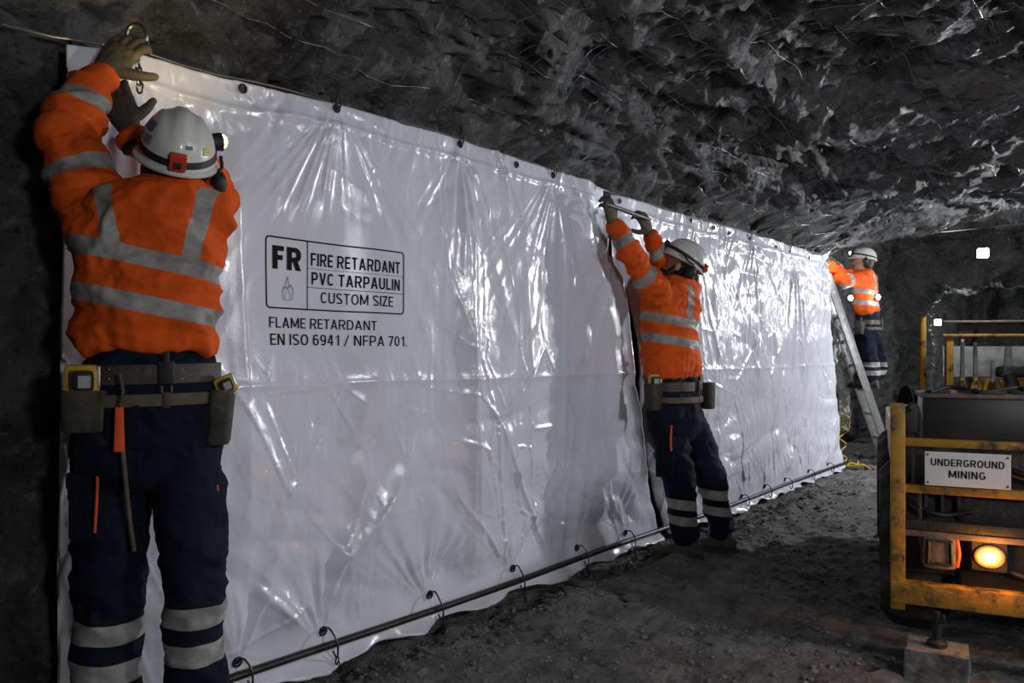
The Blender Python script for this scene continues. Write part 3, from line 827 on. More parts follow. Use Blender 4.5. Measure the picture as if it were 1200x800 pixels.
for i in range(len(fi) - 1):
    p, q = fi[i], fi[i + 1]
    V, F = strip(fy0 + p[0] * sc_ * .72, fz0 + p[1] * sc_, fy0 + q[0] * sc_ * .72, fz0 + q[1] * sc_, 0.002); mb.add(to_sheet(V), F)
mb.build('printed_flame', M['ink_grey'], tarpA, baseA, sharp=False, label='grey printed flame outline')

# pole along the foot
rod_pts = np.array([[float(tarp_x(y)) + 0.045, y, z] for y, z in RODC])
MB().tube(rod_pts, 0.0145, 12, sub=6).build('pole', M['dark_steel'])
tag(bpy.data.objects['pole'], 'long dark steel pole lying along the foot of the white tarpaulins', 'pole')

# chain ties at the foot, hooks at the top
def oval(mb, c, ax, ay, r, n=12):
    mb.tube([np.asarray(c) + np.asarray(ax) * math.cos(t) + np.asarray(ay) * math.sin(t) for t in np.arange(n) * 2 * math.pi / n], r, 6, closed=True)
for k, (u, v) in enumerate(BOT_HOOKS):
    y, z = on_tarp(u, v)
    c = sheet_pt(np.array([y]), np.array([z + 0.012]))[0]
    rp = np.array([float(tarp_x(y)) + 0.045, y + 0.01, float(rod_z(y))])
    mb = MB()
    mb.tube([c + (0.0, 0, 0), c + (0.03, 0.006, 0.016), rp + (0.02, 0.01, 0.025), rp + (0.028, 0.014, -0.01), rp + (0.015, 0.018, -0.05), rp + (0.0, 0.012, -0.025)], 0.0038, 6, sub=5)
    q = rp + (0.02, 0.016, -0.058)
    if k < 6:
        for j in range(3):
            ax = np.array([0.007, 0, 0]) if j % 2 else np.array([0, 0.007, 0])
            oval(mb, q + (0.002 * j, 0.004 * j, -0.018 * j), ax, np.array([0.0, 0.002, 0.013]), 0.0028)
    o = mb.build('tie_hook', M['dark_steel'])
    tag(o, 'steel tie hook looped from a foot eyelet round the dark pole', 'hook', 'tie hooks along the foot pole')
for k, (u, v, top) in enumerate([(392, 127, 97), (539, 168, 146), (646, 205, 192), (808, 258, 247), (876, 279, 268), (925, 294, 284)]):
    y, z = on_tarp(u, v)
    c = sheet_pt(np.array([y]), np.array([z]), 0.012)[0]
    zt = on_tarp(u, top)[1]
    mb = MB()
    L = zt - z
    oval(mb, c + (0.004, 0, 0.018), np.array([0, 0.011, 0]), np.array([0.003, 0, 0.024]), 0.0034)
    m_ = max(1, int((L - 0.04) / 0.022))
    for j in range(m_):
        ax = np.array([0.006, 0, 0]) if j % 2 == 0 else np.array([0, 0.006, 0])
        oval(mb, c + (-0.004 * j, 0.002 * j, 0.05 + 0.021 * j), ax, np.array([0, 0, 0.014]), 0.0024)
    o = mb.build('hanging_hook', M['dark_steel'])
    lb = {0: 'long chained hook holding the tarpaulin top above the printed sign', 1: 'hook at the tarpaulin top above the long vertical fold'}.get(k, 'small hook tying the tarpaulin top to the rock')
    tag(o, lb, 'hook', None if k < 2 else 'small hooks along the tarpaulin top')
# wire cable that carries the sheets
cab = []
for y in np.linspace(0.72, 8.2, 60):
    cab.append((float(tarp_x(y)) - 0.015, y, float(top_z(y)) + 0.012 + 0.006 * math.sin(y * 9)))
MB().tube(cab, 0.004, 6).build('support_cable', M['wire'])
tag(bpy.data.objects['support_cable'], 'thin steel cable strung along the top edge of the tarpaulins', 'cable')

# ------------------------------------------------------------------ people
def person_frame(yaw_vec):
    D = unit([yaw_vec[0], yaw_vec[1], 0]); L = np.array([D[1], -D[0], 0.0])   # facing, own right hand side
    return D, L

def glove(parent, base, wrist, d, n, s, size, curl, m, spread=0.0, thumb=(0.55, 0.75, 0.35), tcurl=0.5, label=None):
    """d: wrist to fingers, n: the way the palm faces, s: towards the thumb"""
    d = unit(d); n = unit(np.asarray(n) - d * np.dot(n, d)); s0 = np.cross(d, n); s = s0 if np.dot(s0, s) > 0 else -s0
    k = size / 0.19; wrist = np.asarray(wrist, float); mb = MB()
    pal = []
    for a, hw, th in ((-0.055, 0.037, 0.031), (-0.03, 0.034, 0.028), (0.0, 0.031, 0.024), (0.03, 0.040, 0.023), (0.065, 0.046, 0.021), (0.092, 0.045, 0.018), (0.103, 0.040, 0.013)):
        pal.append((wrist + d * a * k, s * hw * k, n * th * k))
    mb.loft(pal, 18)
    kn = wrist + d * 0.092 * k
    for j, (off, ln, back) in enumerate(((0.033, 0.076, 0.0), (0.011, 0.086, 0.004), (-0.011, 0.080, 0.002), (-0.033, 0.062, -0.008))):
        p = kn + s * off * k + d * back * k
        c = curl[j] if hasattr(curl, '__len__') else curl
        ang = 0.35 * c; dd = unit(d + s * off * 6 * spread)
        pts = [p - dd * 0.02 * k]; rad = [0.0125 * k]
        q = p
        pts.append(q); rad.append(0.0128 * k)
        for seg, sh in ((0.45, 1.0), (0.31, 1.15), (0.24, 0.8)):
            v = dd * math.cos(ang) + n * math.sin(ang)
            q = q + v * ln * seg * k
            pts.append(q); rad.append((0.0122 - 0.0015 * (len(pts) - 3)) * k)
            ang += c * sh
        mb.tube(pts, rad, 10, sub=3, round_ends=True)
    b = wrist + d * 0.028 * k + s * 0.026 * k
    tv = unit(d * thumb[0] + s * thumb[1] + n * thumb[2])
    tv2 = unit(tv * math.cos(tcurl) + (d * 0.6 + n * 0.7 - s * 0.3) * math.sin(tcurl))
    mb.tube([b - s * 0.01 * k, b + tv * 0.030 * k, b + tv * 0.062 * k, b + tv * 0.062 * k + tv2 * 0.032 * k], [0.018 * k, 0.0165 * k, 0.0135 * k, 0.011 * k], 10, sub=3, round_ends=True)
    V, N, F = remesh(mb, 0.0032 * k, 2)
    V = V + N * (0.0012 * pnoise(V * 70))[:, None]
    g = link('glove', V, F, m, parent, base, label=label)
    # knitted cuff
    cm = MB().loft([(wrist + d * a * k, s * hw * k, n * th * k) for a, hw, th in ((-0.066, 0.0385, 0.033), (-0.064, 0.042, 0.036), (-0.048, 0.0405, 0.0345), (-0.046, 0.037, 0.031))], 18)
    c = cm.build('glove_cuff', m, g); c.data.transform(Matrix.Translation([-x for x in base]))
    return g

def helmet(parent, base, C, U, Fd, k=1.0, lamp='cool', muff=0.0, red=True, stickers=True, lamp_az=90.0, mside=(-1, 1)):
    U = unit(U); Fd = unit(np.asarray(Fd) - U * np.dot(Fd, U)); R = np.cross(Fd, U)
    def T(x, y, z): return np.asarray(C) + (R * x + Fd * y + U * z) * k
    a, b, hgt = 0.099, 0.130, 0.124
    n = 48; R_ = []
    ang = np.arange(n) * 2 * math.pi / n
    def ring(z, sx, sy, fn=None):
        P = []
        for t in ang:
            x, y = sx * math.cos(t), sy * math.sin(t)
            P.append(T(x, y, z + (fn(x, y) if fn else 0)))
        return np.array(P)
    peak = lambda t: max(0.0, math.sin(t)) ** 3
    def brim(off, z, pk):
        P = []
        for t in ang:
            o = off + pk * peak(t)
            P.append(T((a + off) * math.cos(t), (b + o) * math.sin(t), z - 0.010 * peak(t) * (o / 0.05)))
        return np.array(P)
    R_.append(brim(-0.004, -0.004, 0.0)); R_.append(brim(0.010, -0.006, 0.030)); R_.append(brim(0.012, 0.0, 0.034)); R_.append(brim(0.009, 0.004, 0.028)); R_.append(brim(0.001, 0.008, 0.0))
    for i in range(1, 15):
        ph = math.pi / 2 * i / 14.6
        sx, sy, z = a * math.cos(ph) ** 0.80, b * math.cos(ph) ** 0.80, 0.008 + hgt * math.sin(ph)
        def ridge(x, y, ph=ph):
            q = math.exp(-(x / 0.021) ** 4) * 0.007 * min(1, max(0, (z - 0.02) / 0.04))
            q += 0.004 * (math.exp(-((abs(x) - 0.052) / 0.010) ** 2)) * min(1, max(0, (z - 0.045) / 0.03))
            return q
        R_.append(ring(z, sx, sy, ridge))
    mb = MB().rings(R_)
    hs = mb.build('helmet', M['shell'], parent, base)
    def sub(m_, name, mt, label=None):
        o = m_.build(name, mt, hs, None, label=label); o.data.transform(Matrix.Translation([-x for x in base])); return o
    # black headband strap round the shell
    def band(z0, z1, off):
        rr = []
        for z, o in ((z0, off), (z1, off), (z1, off - 0.003), (z0, off - 0.003)):
            s_ = (max(0.0, 1 - ((z - 0.008) / hgt) ** 2)) ** 0.40
            rr.append(np.array([T((a * s_ + o) * math.cos(t), (b * s_ + o) * math.sin(t), z + 0.012 * math.sin(t)) for t in ang]))
        return MB().rings(rr, cap=False, closed=True)
    sub(band(0.026, 0.044, 0.0035), 'lamp_strap', M['black'])
    ax = [R, Fd, U]
    if red:
        m_ = MB().box(T(0.0, -b - 0.004, 0.032), (0.042 * k, 0.024 * k, 0.046 * k), 0.005 * k, ax); bx = sub(m_, 'battery_pack', M['red_box'], 'red battery box')
        m_ = MB().box(T(0.0, -b - 0.018, 0.026), (0.020 * k, 0.006 * k, 0.016 * k), 0.002 * k, ax); sub(m_, 'battery_catch', M['black'])
    # cap lamp on the front
    la = math.radians(lamp_az); lc, ls = math.cos(la), math.sin(la); ld = R * lc + Fd * ls; lr = np.cross(ld, U)
    m_ = MB().tube([T((a - 0.008) * lc, (b - 0.006) * ls, 0.052), T((a + 0.020) * lc, (b + 0.020) * ls, 0.056)], [0.024 * k, 0.026 * k], 20); sub(m_, 'cap_lamp', M['black'])
    m_ = MB().ell(T((a + 0.021) * lc, (b + 0.021) * ls, 0.056), (lr * 0.021 * k, U * 0.021 * k, unit(ld + U * 0.1) * 0.016 * k), 16, 8); sub(m_, 'cap_lamp_lens', M['head_warm'] if lamp == 'warm' else M['head_on'], 'lit lens')
    if mside:
        for sx in mside:
            m_ = MB().ell(T(sx * 0.112, -0.004 + muff, -0.034 + 0.1 * muff), (Fd * 0.031 * k, U * 0.041 * k, R * 0.022 * k), 16, 10)
            m_.tube([T(sx * 0.100, muff, -0.014 - 0.25 * muff), T(sx * 0.116, muff * 0.6, 0.006), T(sx * 0.111, 0.0, 0.03)], 0.005 * k, 8, sub=4)
            sub(m_, 'ear_muff', M['black'])
    if stickers:
        def stick(az, ph, wx, hy, mt):
            g = []
            for i in range(5):
                row = []
                for j in range(5):
                    aa = az + (i - 2) / 4 * wx; pp = ph + (j - 2) / 4 * hy
                    row.append(T((a * math.cos(pp) ** 0.8 + 0.0015) * math.cos(aa), (b * math.cos(pp) ** 0.8 + 0.0015) * math.sin(aa), 0.009 + (hgt + 0.0015) * math.sin(pp)))
                g.append(row)
            V = np.array(g).reshape(-1, 3); F = [(i * 5 + j, i * 5 + j + 1, i * 5 + j + 6, i * 5 + j + 5) for i in range(4) for j in range(4)]
            o = link('sticker', V, F, mt, hs, None); o.data.transform(Matrix.Translation([-x for x in base]))
        stick(math.radians(206), 0.72, 0.42, 0.26, M['sticker_blue']); stick(math.radians(214), 0.42, 0.32, 0.2, M['sticker_grey'])
        stick(math.radians(318), 0.42, 0.26, 0.18, M['sticker_yellow']); stick(math.radians(285), 0.5, 0.22, 0.09, M['sticker_blue'])
        stick(math.radians(190), 0.4, 0.2, 0.16, M['sticker_grey'])
    return hs, T

def head_mb(mb, C, U, Fd, neck):
    U = unit(U); Fd = unit(np.asarray(Fd) - U * np.dot(Fd, U)); R = np.cross(Fd, U); C = np.asarray(C, float)
    mb.ell(C + U * 0.025, (R * 0.077, Fd * 0.096, U * 0.098), 24, 16)
    mb.ell(C + Fd * 0.030 - U * 0.058, (R * 0.057, Fd * 0.060, U * 0.062), 20, 12)
    mb.ell(C + Fd * 0.073 - U * 0.098, (R * 0.024, Fd * 0.020, U * 0.017), 12, 8)           # chin
    mb.tube([C + Fd * 0.088 + U * 0.006, C + Fd * 0.104 - U * 0.022, C + Fd * 0.113 - U * 0.036], [0.008, 0.011, 0.014], 10, round_ends=True)   # nose
    mb.tube([C + Fd * 0.080 + U * 0.022 - R * 0.045, C + Fd * 0.094 + U * 0.022, C + Fd * 0.080 + U * 0.022 + R * 0.045], 0.010, 8, sub=3, round_ends=True)   # brow
    mb.tube([C + Fd * 0.082 - U * 0.067 - R * 0.024, C + Fd * 0.093 - U * 0.067, C + Fd * 0.082 - U * 0.067 + R * 0.024], 0.0075, 8, sub=3, round_ends=True)   # lips
    mb.tube([C + Fd * 0.080 - U * 0.077 - R * 0.020, C + Fd * 0.090 - U * 0.078, C + Fd * 0.080 - U * 0.077 + R * 0.020], 0.0075, 8, sub=3, round_ends=True)
    for sx in (-1, 1):
        mb.ell(C + R * sx * 0.079 - U * 0.015 - Fd * 0.005, (R * 0.011, Fd * 0.020, U * 0.033), 12, 8)
    mb.tube([neck, C - U * 0.05 - Fd * 0.015, C + U * 0.01], [0.060, 0.057, 0.05], 16, round_ends=True)
    return R, U, Fd

def boot(parent, base, ankle, toe_dir, gz, m=None):
    d = unit([toe_dir[0], toe_dir[1], 0]); s = np.cross(d, UPV); a = np.array([ankle[0], ankle[1], gz])
    mb = MB()
    rg = []
    for x, hw, z0, z1 in ((-0.085, 0.026, 0.025, 0.075), (-0.07, 0.036, 0.02, 0.095), (-0.03, 0.041, 0.02, 0.11), (0.03, 0.042, 0.02, 0.105), (0.08, 0.046, 0.02, 0.085), (0.13, 0.049, 0.02, 0.072), (0.17, 0.043, 0.02, 0.064), (0.195, 0.026, 0.022, 0.052)):
        rg.append((a + d * x + UPV * (z0 + z1) / 2, s * hw, UPV * (z1 - z0) / 2))
    mb.loft(rg, 18, 2.6)
    mb.tube([a + UPV * 0.06 - d * 0.02, a + UPV * 0.12 - d * 0.016, np.array([ankle[0], ankle[1], gz + 0.165]) - d * 0.012], [0.052, 0.05, 0.054], 16, round_ends=True)
    V, N, F = remesh(mb, 0.007, 3)
    V = V + N * (0.0025 * fbm(V * np.array([22, 22, 45]), 2, mode='b'))[:, None]
    b = link('boot', V, F, M['boot'], parent, base)
    sm = MB(); prof = []
    for x, hw in ((-0.09, 0.030), (-0.07, 0.041), (-0.02, 0.044), (0.04, 0.042), (0.10, 0.050), (0.15, 0.050), (0.185, 0.038), (0.203, 0.022)):
        prof.append((x, hw))
    P = [a + d * x + s * h for x, h in prof] + [a + d * x - s * h for x, h in prof[::-1]]
    P = np.array(P); sm.rings([P, P + UPV * 0.028])
    o = sm.build('boot_sole', M['sole'], b, None, smooth=False); o.data.transform(Matrix.Translation([-x for x in base]))
    return b

def build_person(label, base, D, L, torso, neck, head, arms, legs, feet, pelvis, tape_t, tape_l, hat, belt, gloves, fold=1.0, vox=0.008, beard=False):
    """torso / pelvis: rows (centre, half width, half depth); arms / legs: rows of (point, cloth radius)"""
    root = thing('person', label, 'person', base)
    # body: one surface, a little smaller than the clothes
    mb = MB()
    rg = [(c, L * hw * 0.84, D * hd * 0.82) for c, hw, hd in pelvis[::-1] + torso[1:-1]]
    mb.loft(rg, 22, 2.3)
    for ch in arms: mb.tube([p for p, r in ch], [max(0.024, r - 0.028) for p, r in ch], 12, sub=4, round_ends=True)
    for ch in legs: mb.tube([p for p, r in ch], [max(0.035, r - 0.028) for p, r in ch], 14, sub=4, round_ends=True)
    Rh, Uh, Fh = head_mb(mb, head[0], head[1], head[2], neck)
    for (wr, d, n, s, size, curl, *rest) in gloves:
        k = size / 0.19; d = unit(d); n_ = unit(np.asarray(n) - d * np.dot(n, d)); s_ = np.cross(d, n_)
        mb.loft([(np.asarray(wr) + d * a * k, s_ * hw * k, n_ * th * k) for a, hw, th in ((-0.06, 0.024, 0.022), (0, 0.023, 0.016), (0.05, 0.036, 0.013), (0.08, 0.034, 0.010))], 14)
    V, N, F = remesh(mb, vox, 3)
    link('body', V, F, M['skin'], root, base)
    C0 = np.asarray(head[0])
    for sx in (-1, 1):
        MB().ell(C0 + Fh * 0.080 + Rh * sx * 0.032 + Uh * 0.004, (Rh * 0.012, Fh * 0.012, Uh * 0.010), 12, 8).build('eye', M['pale_panel'], root, base)
    # hair below the helmet and, where worn, the beard
    hb = MB()
    rr = []
    for z, sx, sy, sh in ((-0.085, 0.045, 0.028, -0.062), (-0.06, 0.072, 0.058, -0.040), (-0.01, 0.083, 0.072, -0.034), (0.04, 0.084, 0.08, -0.03), (0.07, 0.07, 0.08, -0.02)):
        rr.append((C0 + Uh * z + Fh * sh, Rh * sx, Fh * sy))
    hb.loft(rr, 20)
    V, N, F = remesh(hb, 0.006, 1); V = V + N * (0.004 * fbm(V * 40, 2, mode='b'))[:, None]
    link('hair', V, F, M['hair'], root, base)
    if beard:
        bb = MB(); bb.ell(C0 + Fh * 0.040 - U_(Uh, 0.082), (Rh * 0.062, Fh * 0.066, Uh * 0.050), 18, 12)
        bb.tube([C0 + Rh * 0.074 - Uh * 0.02 + Fh * 0.005, C0 + Rh * 0.060 - Uh * 0.075 + Fh * 0.03, C0 + Fh * 0.088 - Uh * 0.112, C0 - Rh * 0.060 - Uh * 0.075 + Fh * 0.03, C0 - Rh * 0.074 - Uh * 0.02 + Fh * 0.005], [0.014, 0.022, 0.032, 0.022, 0.014], 10, sub=4, round_ends=True)
        V, N, F = remesh(bb, 0.006, 1); V = V + N * (0.004 * fbm(V * 40, 2, mode='b'))[:, None]
        link('beard', V, F, M['hair'], root, base)
    # shirt
    mb = MB(); mb.loft([(c, L * hw, D * hd) for c, hw, hd in torso], 30, 2.35)
    for ch in arms: mb.tube([p for p, r in ch], [r for p, r in ch], 16, sub=5, round_ends=True)
    V, N, F = remesh(mb, vox, 4)
    z0 = torso[0][0][2]; z1 = torso[-1][0][2]
    Q = V * np.array([4.2, 4.2, 9.5]); Q = Q + 0.5 * np.stack([pnoise(V * 4), pnoise(V * 4 + 9), pnoise(V * 4 + 19)], -1)
    dv = 0.021 * fold * fbm(Q, 3, 0.42, mode='r') - 0.010
    waist = sstep(z0 + 0.24, z0 + 0.02, V[:, 2])
    Lq = V @ L
    dv += 0.008 * waist * pnoise(np.stack([Lq * 32, V @ D * 32, V[:, 2] * 3.5], -1))
    for ch in arms:
        P = spline(np.array([p for p, r in ch]), 6)
        seg = np.cumsum(np.r_[0, np.linalg.norm(np.diff(P, axis=0), axis=1)])
        dd = np.linalg.norm(V[:, None, :] - P[None], axis=2); j = dd.argmin(1); on = (dd.min(1) < 0.11)
        ln = seg[j]
        dv += on * 0.012 * fold * np.clip(pnoise(np.stack([ln * 26 + 0.0 * j, pnoise(V * 6) * 1.5, V[:, 0] * 5], -1)), -1, 1)
    V = V + N * dv[:, None]
    sh = link('shirt', V, F, M['orange'], root, base)
    set_attr(sh, 'tape', tape_t(V))
    # trousers
    mb = MB(); mb.loft([(c, L * hw, D * hd) for c, hw, hd in pelvis], 28, 2.4)
    for ch in legs: mb.tube([p for p, r in ch], [r for p, r in ch], 18, sub=5, round_ends=True)
    V, N, F = remesh(mb, vox, 4)
    Q = V * np.array([6, 6, 7.5]); Q = Q + 0.5 * np.stack([pnoise(V * 4), pnoise(V * 4 + 9), pnoise(V * 4 + 19)], -1)
    dv = 0.016 * fold * fbm(Q, 3, 0.45, mode='r') - 0.007
    for ch in legs:
        for p, r in (ch[len(ch) // 2], ch[-1]):
            q = np.exp(-(np.linalg.norm(V - p, axis=1) / 0.13) ** 2)
            dv += q * 0.012 * fold * pnoise(np.stack([V[:, 2] * 26 + 3 * pnoise(V * 5), V[:, 0] * 6, V[:, 1] * 6], -1))
    V = V + N * dv[:, None]
    tr = link('trousers', V, F, M['navy'], root, base)
    set_attr(tr, 'tape', tape_l(V))
    for an, td, gz in feet: boot(root, base, an, td, gz)
    for gl in gloves:
        wr, d, n, s, size, curl = gl[:6]; kw = gl[6] if len(gl) > 6 else {}
        kw = dict(kw); m = kw.pop('m', M['glove_dark']); glove(root, base, wr, d, n, s, size, curl, m, **kw)
    helmet(root, base, **hat)
    # tool belt
    if belt:
        c, hw, hd, tilt = belt['c'], belt['hw'], belt['hd'], belt.get('tilt', 0.0)
        n = 40; ang = np.arange(n) * 2 * math.pi / n
        def el(z, o, hw=hw, hd=hd):
            cc = np.sign(np.cos(ang)) * np.abs(np.cos(ang)) ** (2 / 2.4); ss = np.sign(np.sin(ang)) * np.abs(np.sin(ang)) ** (2 / 2.4)
            return np.array(c) + np.outer(cc, L * (hw + o)) + np.outer(ss, D * (hd + o)) + UPV * z + np.outer(cc, UPV * tilt)
        bt = MB().rings([el(-0.024, 0.006), el(-0.026, 0.014), el(0.024, 0.014), el(0.026, 0.006)], cap=False, closed=True).build('tool_belt', M['leather'], root, base)
        def sub(m_, name, mt, label=None):
            o = m_.build(name, mt, bt, None, label=label); o.data.transform(Matrix.Translation([-x for x in base])); return o
        dz = belt.get('dz', -0.075)
        sub(MB().rings([el(dz - 0.015, 0.008, belt.get('hw2', hw), belt.get('hd2', hd)), el(dz - 0.016, 0.015, belt.get('hw2', hw), belt.get('hd2', hd)), el(dz + 0.015, 0.015, belt.get('hw2', hw), belt.get('hd2', hd)), el(dz + 0.016, 0.006, belt.get('hw2', hw), belt.get('hd2', hd))], cap=False, closed=True), 'lower_strap', M['webbing'])
        ax0 = [L, D, UPV]
        back = -D * (hd + 0.018)
        xo = belt.get('buckle', 0.0)
        bc = np.array(c) + back + L * xo
        sub(MB().box(bc + UPV * 0.004, (0.040, 0.012, 0.062), 0.006, ax0).box(bc + UPV * 0.045, (0.014, 0.012, 0.03), 0.003, ax0), 'belt_clip', M['black'])
        sub(MB().box(bc + UPV * dz, (0.018, 0.010, 0.042), 0.003, ax0).tube([bc + L * 0.012 - UPV * 0.03, bc + L * 0.012 + UPV * (dz + 0.02)], 0.004, 6).tube([bc - L * 0.012 - UPV * 0.03, bc - L * 0.012 + UPV * (dz + 0.02)], 0.004, 6), 'belt_loop', M['leather'])
        for xx in (-0.11, -0.075, 0.07, 0.10):
            yb = -math.sqrt(max(0.02, 1 - ((abs(xx)) / (hw + 0.01)) ** 2.4)) * (hd + 0.015)
            for zz in (-0.012, 0.013):
                sub(MB().ell(np.array(c) + L * xx + D * yb + UPV * zz, (L * 0.004, UPV * 0.004, D * 0.003), 8, 6), 'rivet', M['steel'])
        for (pw_, w_, dp, hh, leanx) in belt['pouches']:
            pc = np.array(pw_, float); z_top = 0.0
            r4 = []
            for q, kx in ((0.0, 0.86), (0.06, 0.97), (0.5, 1.02), (0.93, 1.05), (1.0, 1.0), (1.0, 0.86), (0.8, 0.82)):
                r4.append((pc + UPV * (z_top - hh + hh * q) + L * leanx * (1 - q), L * w_ / 2 * kx, D * dp / 2 * kx))
            pm = MB().loft(r4, 24, 4.0)
            po = sub(pm, 'pouch', M['pouch'])
            inw = unit(np.array(c) - pc); inw[2] = 0
            sub(MB().box(pc + inw * dp * 0.5 + UPV * 0.012, (w_ * 0.5, 0.010, 0.075), 0.003, ax0), 'pouch_strap', M['leather'])
        if belt.get('lanyard') is not None:
            p = np.array(belt['lanyard'], float)
            sub(MB().box(p + UPV * (dz - 0.075), (0.026, 0.010, 0.115), 0.004, ax0, taper=0.75), 'tool_handle', M['orange_trim'], 'orange tool handle hanging from the belt')
            sub(MB().tube([p + UPV * (dz - 0.02), p + UPV * (dz + 0.02) + L * 0.008, p + UPV * 0.0], 0.005, 8, sub=4), 'tool_cord', M['leather'])
    return root, tr

def U_(U, k): return np.asarray(U) * k

def bands(lst):
    """signed distance to tape bands: (point, normal, half width, (mask centre, mask radius) or None)"""
    def f(V):
        out = np.full(len(V), -1.0)
        for p, n, hw, mask in lst:
            d = hw - np.abs((V - p) @ unit(n))
            if mask is not None: d = np.minimum(d, mask(V))
            out = np.maximum(out, d)
        return out
    return f
def near(c, r): return lambda V: r - np.linalg.norm(V - c, axis=1)

# ---- the nearest worker, back to us
def A(u, v, t): return at(u, v, t)
t0 = 2.13
g1 = -0.05
D1 = unit(FW * 1.0 - RT * 0.24); D1, L1 = person_frame(D1)
b1 = A(172, HOR, t0); b1[2] = g1
torso1 = [(A(174, 412, t0), 0.166, 0.118), (A(174, 405, t0), 0.178, 0.128), (A(174, 385, t0), 0.178, 0.130), (A(173, 340, t0), 0.176, 0.125), (A(175, 300, t0), 0.186, 0.125),
          (A(177, 268, t0), 0.194, 0.122), (A(181, 243, t0), 0.188, 0.115), (A(188, 229, t0), 0.150, 0.100), (A(198, 219, t0), 0.080, 0.072), (A(202, 212, t0), 0.060, 0.062)]
pel1 = [(A(176, 410, t0), 0.146, 0.094), (A(176, 420, t0), 0.158, 0.108), (A(176, 434, t0), 0.166, 0.116), (A(176, 470, t0), 0.176, 0.126), (A(175, 510, t0), 0.186, 0.136), (A(174, 545, t0), 0.180, 0.126), (A(175, 568, t0), 0.12, 0.09)]
armL = [(A(125, 262, t0), 0.084), (A(112, 243, t0), 0.084), (A(95, 208, t0 + .00), 0.080), (A(82, 168, t0 + .005), 0.074), (A(91, 128, t0 + .035), 0.064), (A(108, 104, t0 + .07), 0.049), (A(115, 94, t0 + .085), 0.042)]
armR = [(A(222, 264, t0), 0.074), (A(240, 258, t0 + .02), 0.071), (A(243, 235, t0 + .10), 0.064), (A(226, 196, t0 + .16), 0.058), (A(190, 178, t0 + .16), 0.052), (A(162, 164, t0 + .13), 0.043)]
legL = [(A(136, 510, t0), 0.094), (A(131, 560, t0), 0.098), (A(130, 610, t0 - .01), 0.092), (A(129, 660, t0 - .01), 0.086), (A(127, 720, t0), 0.081), (A(126, 790, t0), 0.079), (A(126, 850, t0), 0.070), (A(126, 880, t0), 0.066)]
legR = [(A(213, 510, t0), 0.094), (A(217, 560, t0), 0.096), (A(222, 610, t0 - .01), 0.087), (A(226, 660, t0 - .01), 0.080), (A(229, 720, t0), 0.076), (A(230, 790, t0), 0.072), (A(230, 850, t0), 0.068), (A(230, 880, t0), 0.064)]
U1 = unit(RT * 0.30 + UPV * 0.86 - FW * 0.42); F1 = unit(FW * 0.9 - RT * 0.40 + UPV * 0.40)
hc1 = A(206, 197, t0 + 0.02)
sc1 = t0 / FPX
_, z_a = 0, 0
up_ax = unit(A(82, 168, t0 + .005) - A(112, 243, t0)); fo_ax = unit(A(108, 104, t0 + .07) - A(82, 168, t0 + .005))
tilt1 = unit(UPV + L1 * 0.20)
tape1 = bands([(A(168, 305, t0), tilt1, 0.0235, None), (A(165, 356, t0), unit(UPV + L1 * 0.20), 0.0235, None),
               (A(92, 203, t0), up_ax, 0.024, near(A(92, 203, t0), 0.13)), (A(92, 122, t0 + .04), fo_ax, 0.024, near(A(92, 122, t0 + .04), 0.11)),
               (A(139, 255, t0), unit(L1 + UPV * 0.20), 0.022, lambda V: np.minimum((V - A(168, 305, t0)) @ tilt1, np.minimum(A(139, 222, t0)[2] - V[:, 2], (A(139, 255, t0) - V) @ D1 + 0.02))),
               (A(237, 270, t0), unit(L1 - UPV * 0.22), 0.022, lambda V: np.minimum((V - A(168, 305, t0)) @ tilt1, np.minimum(A(228, 222, t0)[2] - V[:, 2], (A(139, 255, t0) - V) @ D1 + 0.04)))])
leg1 = bands([(A(123, 733, t0), unit(UPV + L1 * 0.06), 0.0295, None), (A(123, 778, t0), unit(UPV + L1 * 0.06), 0.0295, lambda V: -((V - A(176, 700, t0)) @ L1)),
              (A(226, 714, t0), unit(UPV + L1 * 0.02), 0.0295, lambda V: (V - A(176, 700, t0)) @ L1), (A(228, 757, t0), unit(UPV + L1 * 0.02), 0.0295, lambda V: (V - A(176, 700, t0)) @ L1)])
def leg1f(V):
    side = -((V - A(176, 700, t0)) @ L1)
    a = bands([(A(123, 733, t0), unit(UPV + L1 * 0.06), 0.029, None), (A(123, 778, t0), unit(UPV + L1 * 0.06), 0.029, None)])(V)
    b = bands([(A(226, 714, t0), unit(UPV + L1 * 0.02), 0.029, None), (A(228, 757, t0), unit(UPV + L1 * 0.02), 0.029, None)])(V)
    return np.where(side > 0, a, b)
wL = A(120, 88, t0 + .09); kL = A(150, 52, t0 + .13)
wR = A(152, 152, t0 + .115); kR = A(131, 100, t0 + .125)
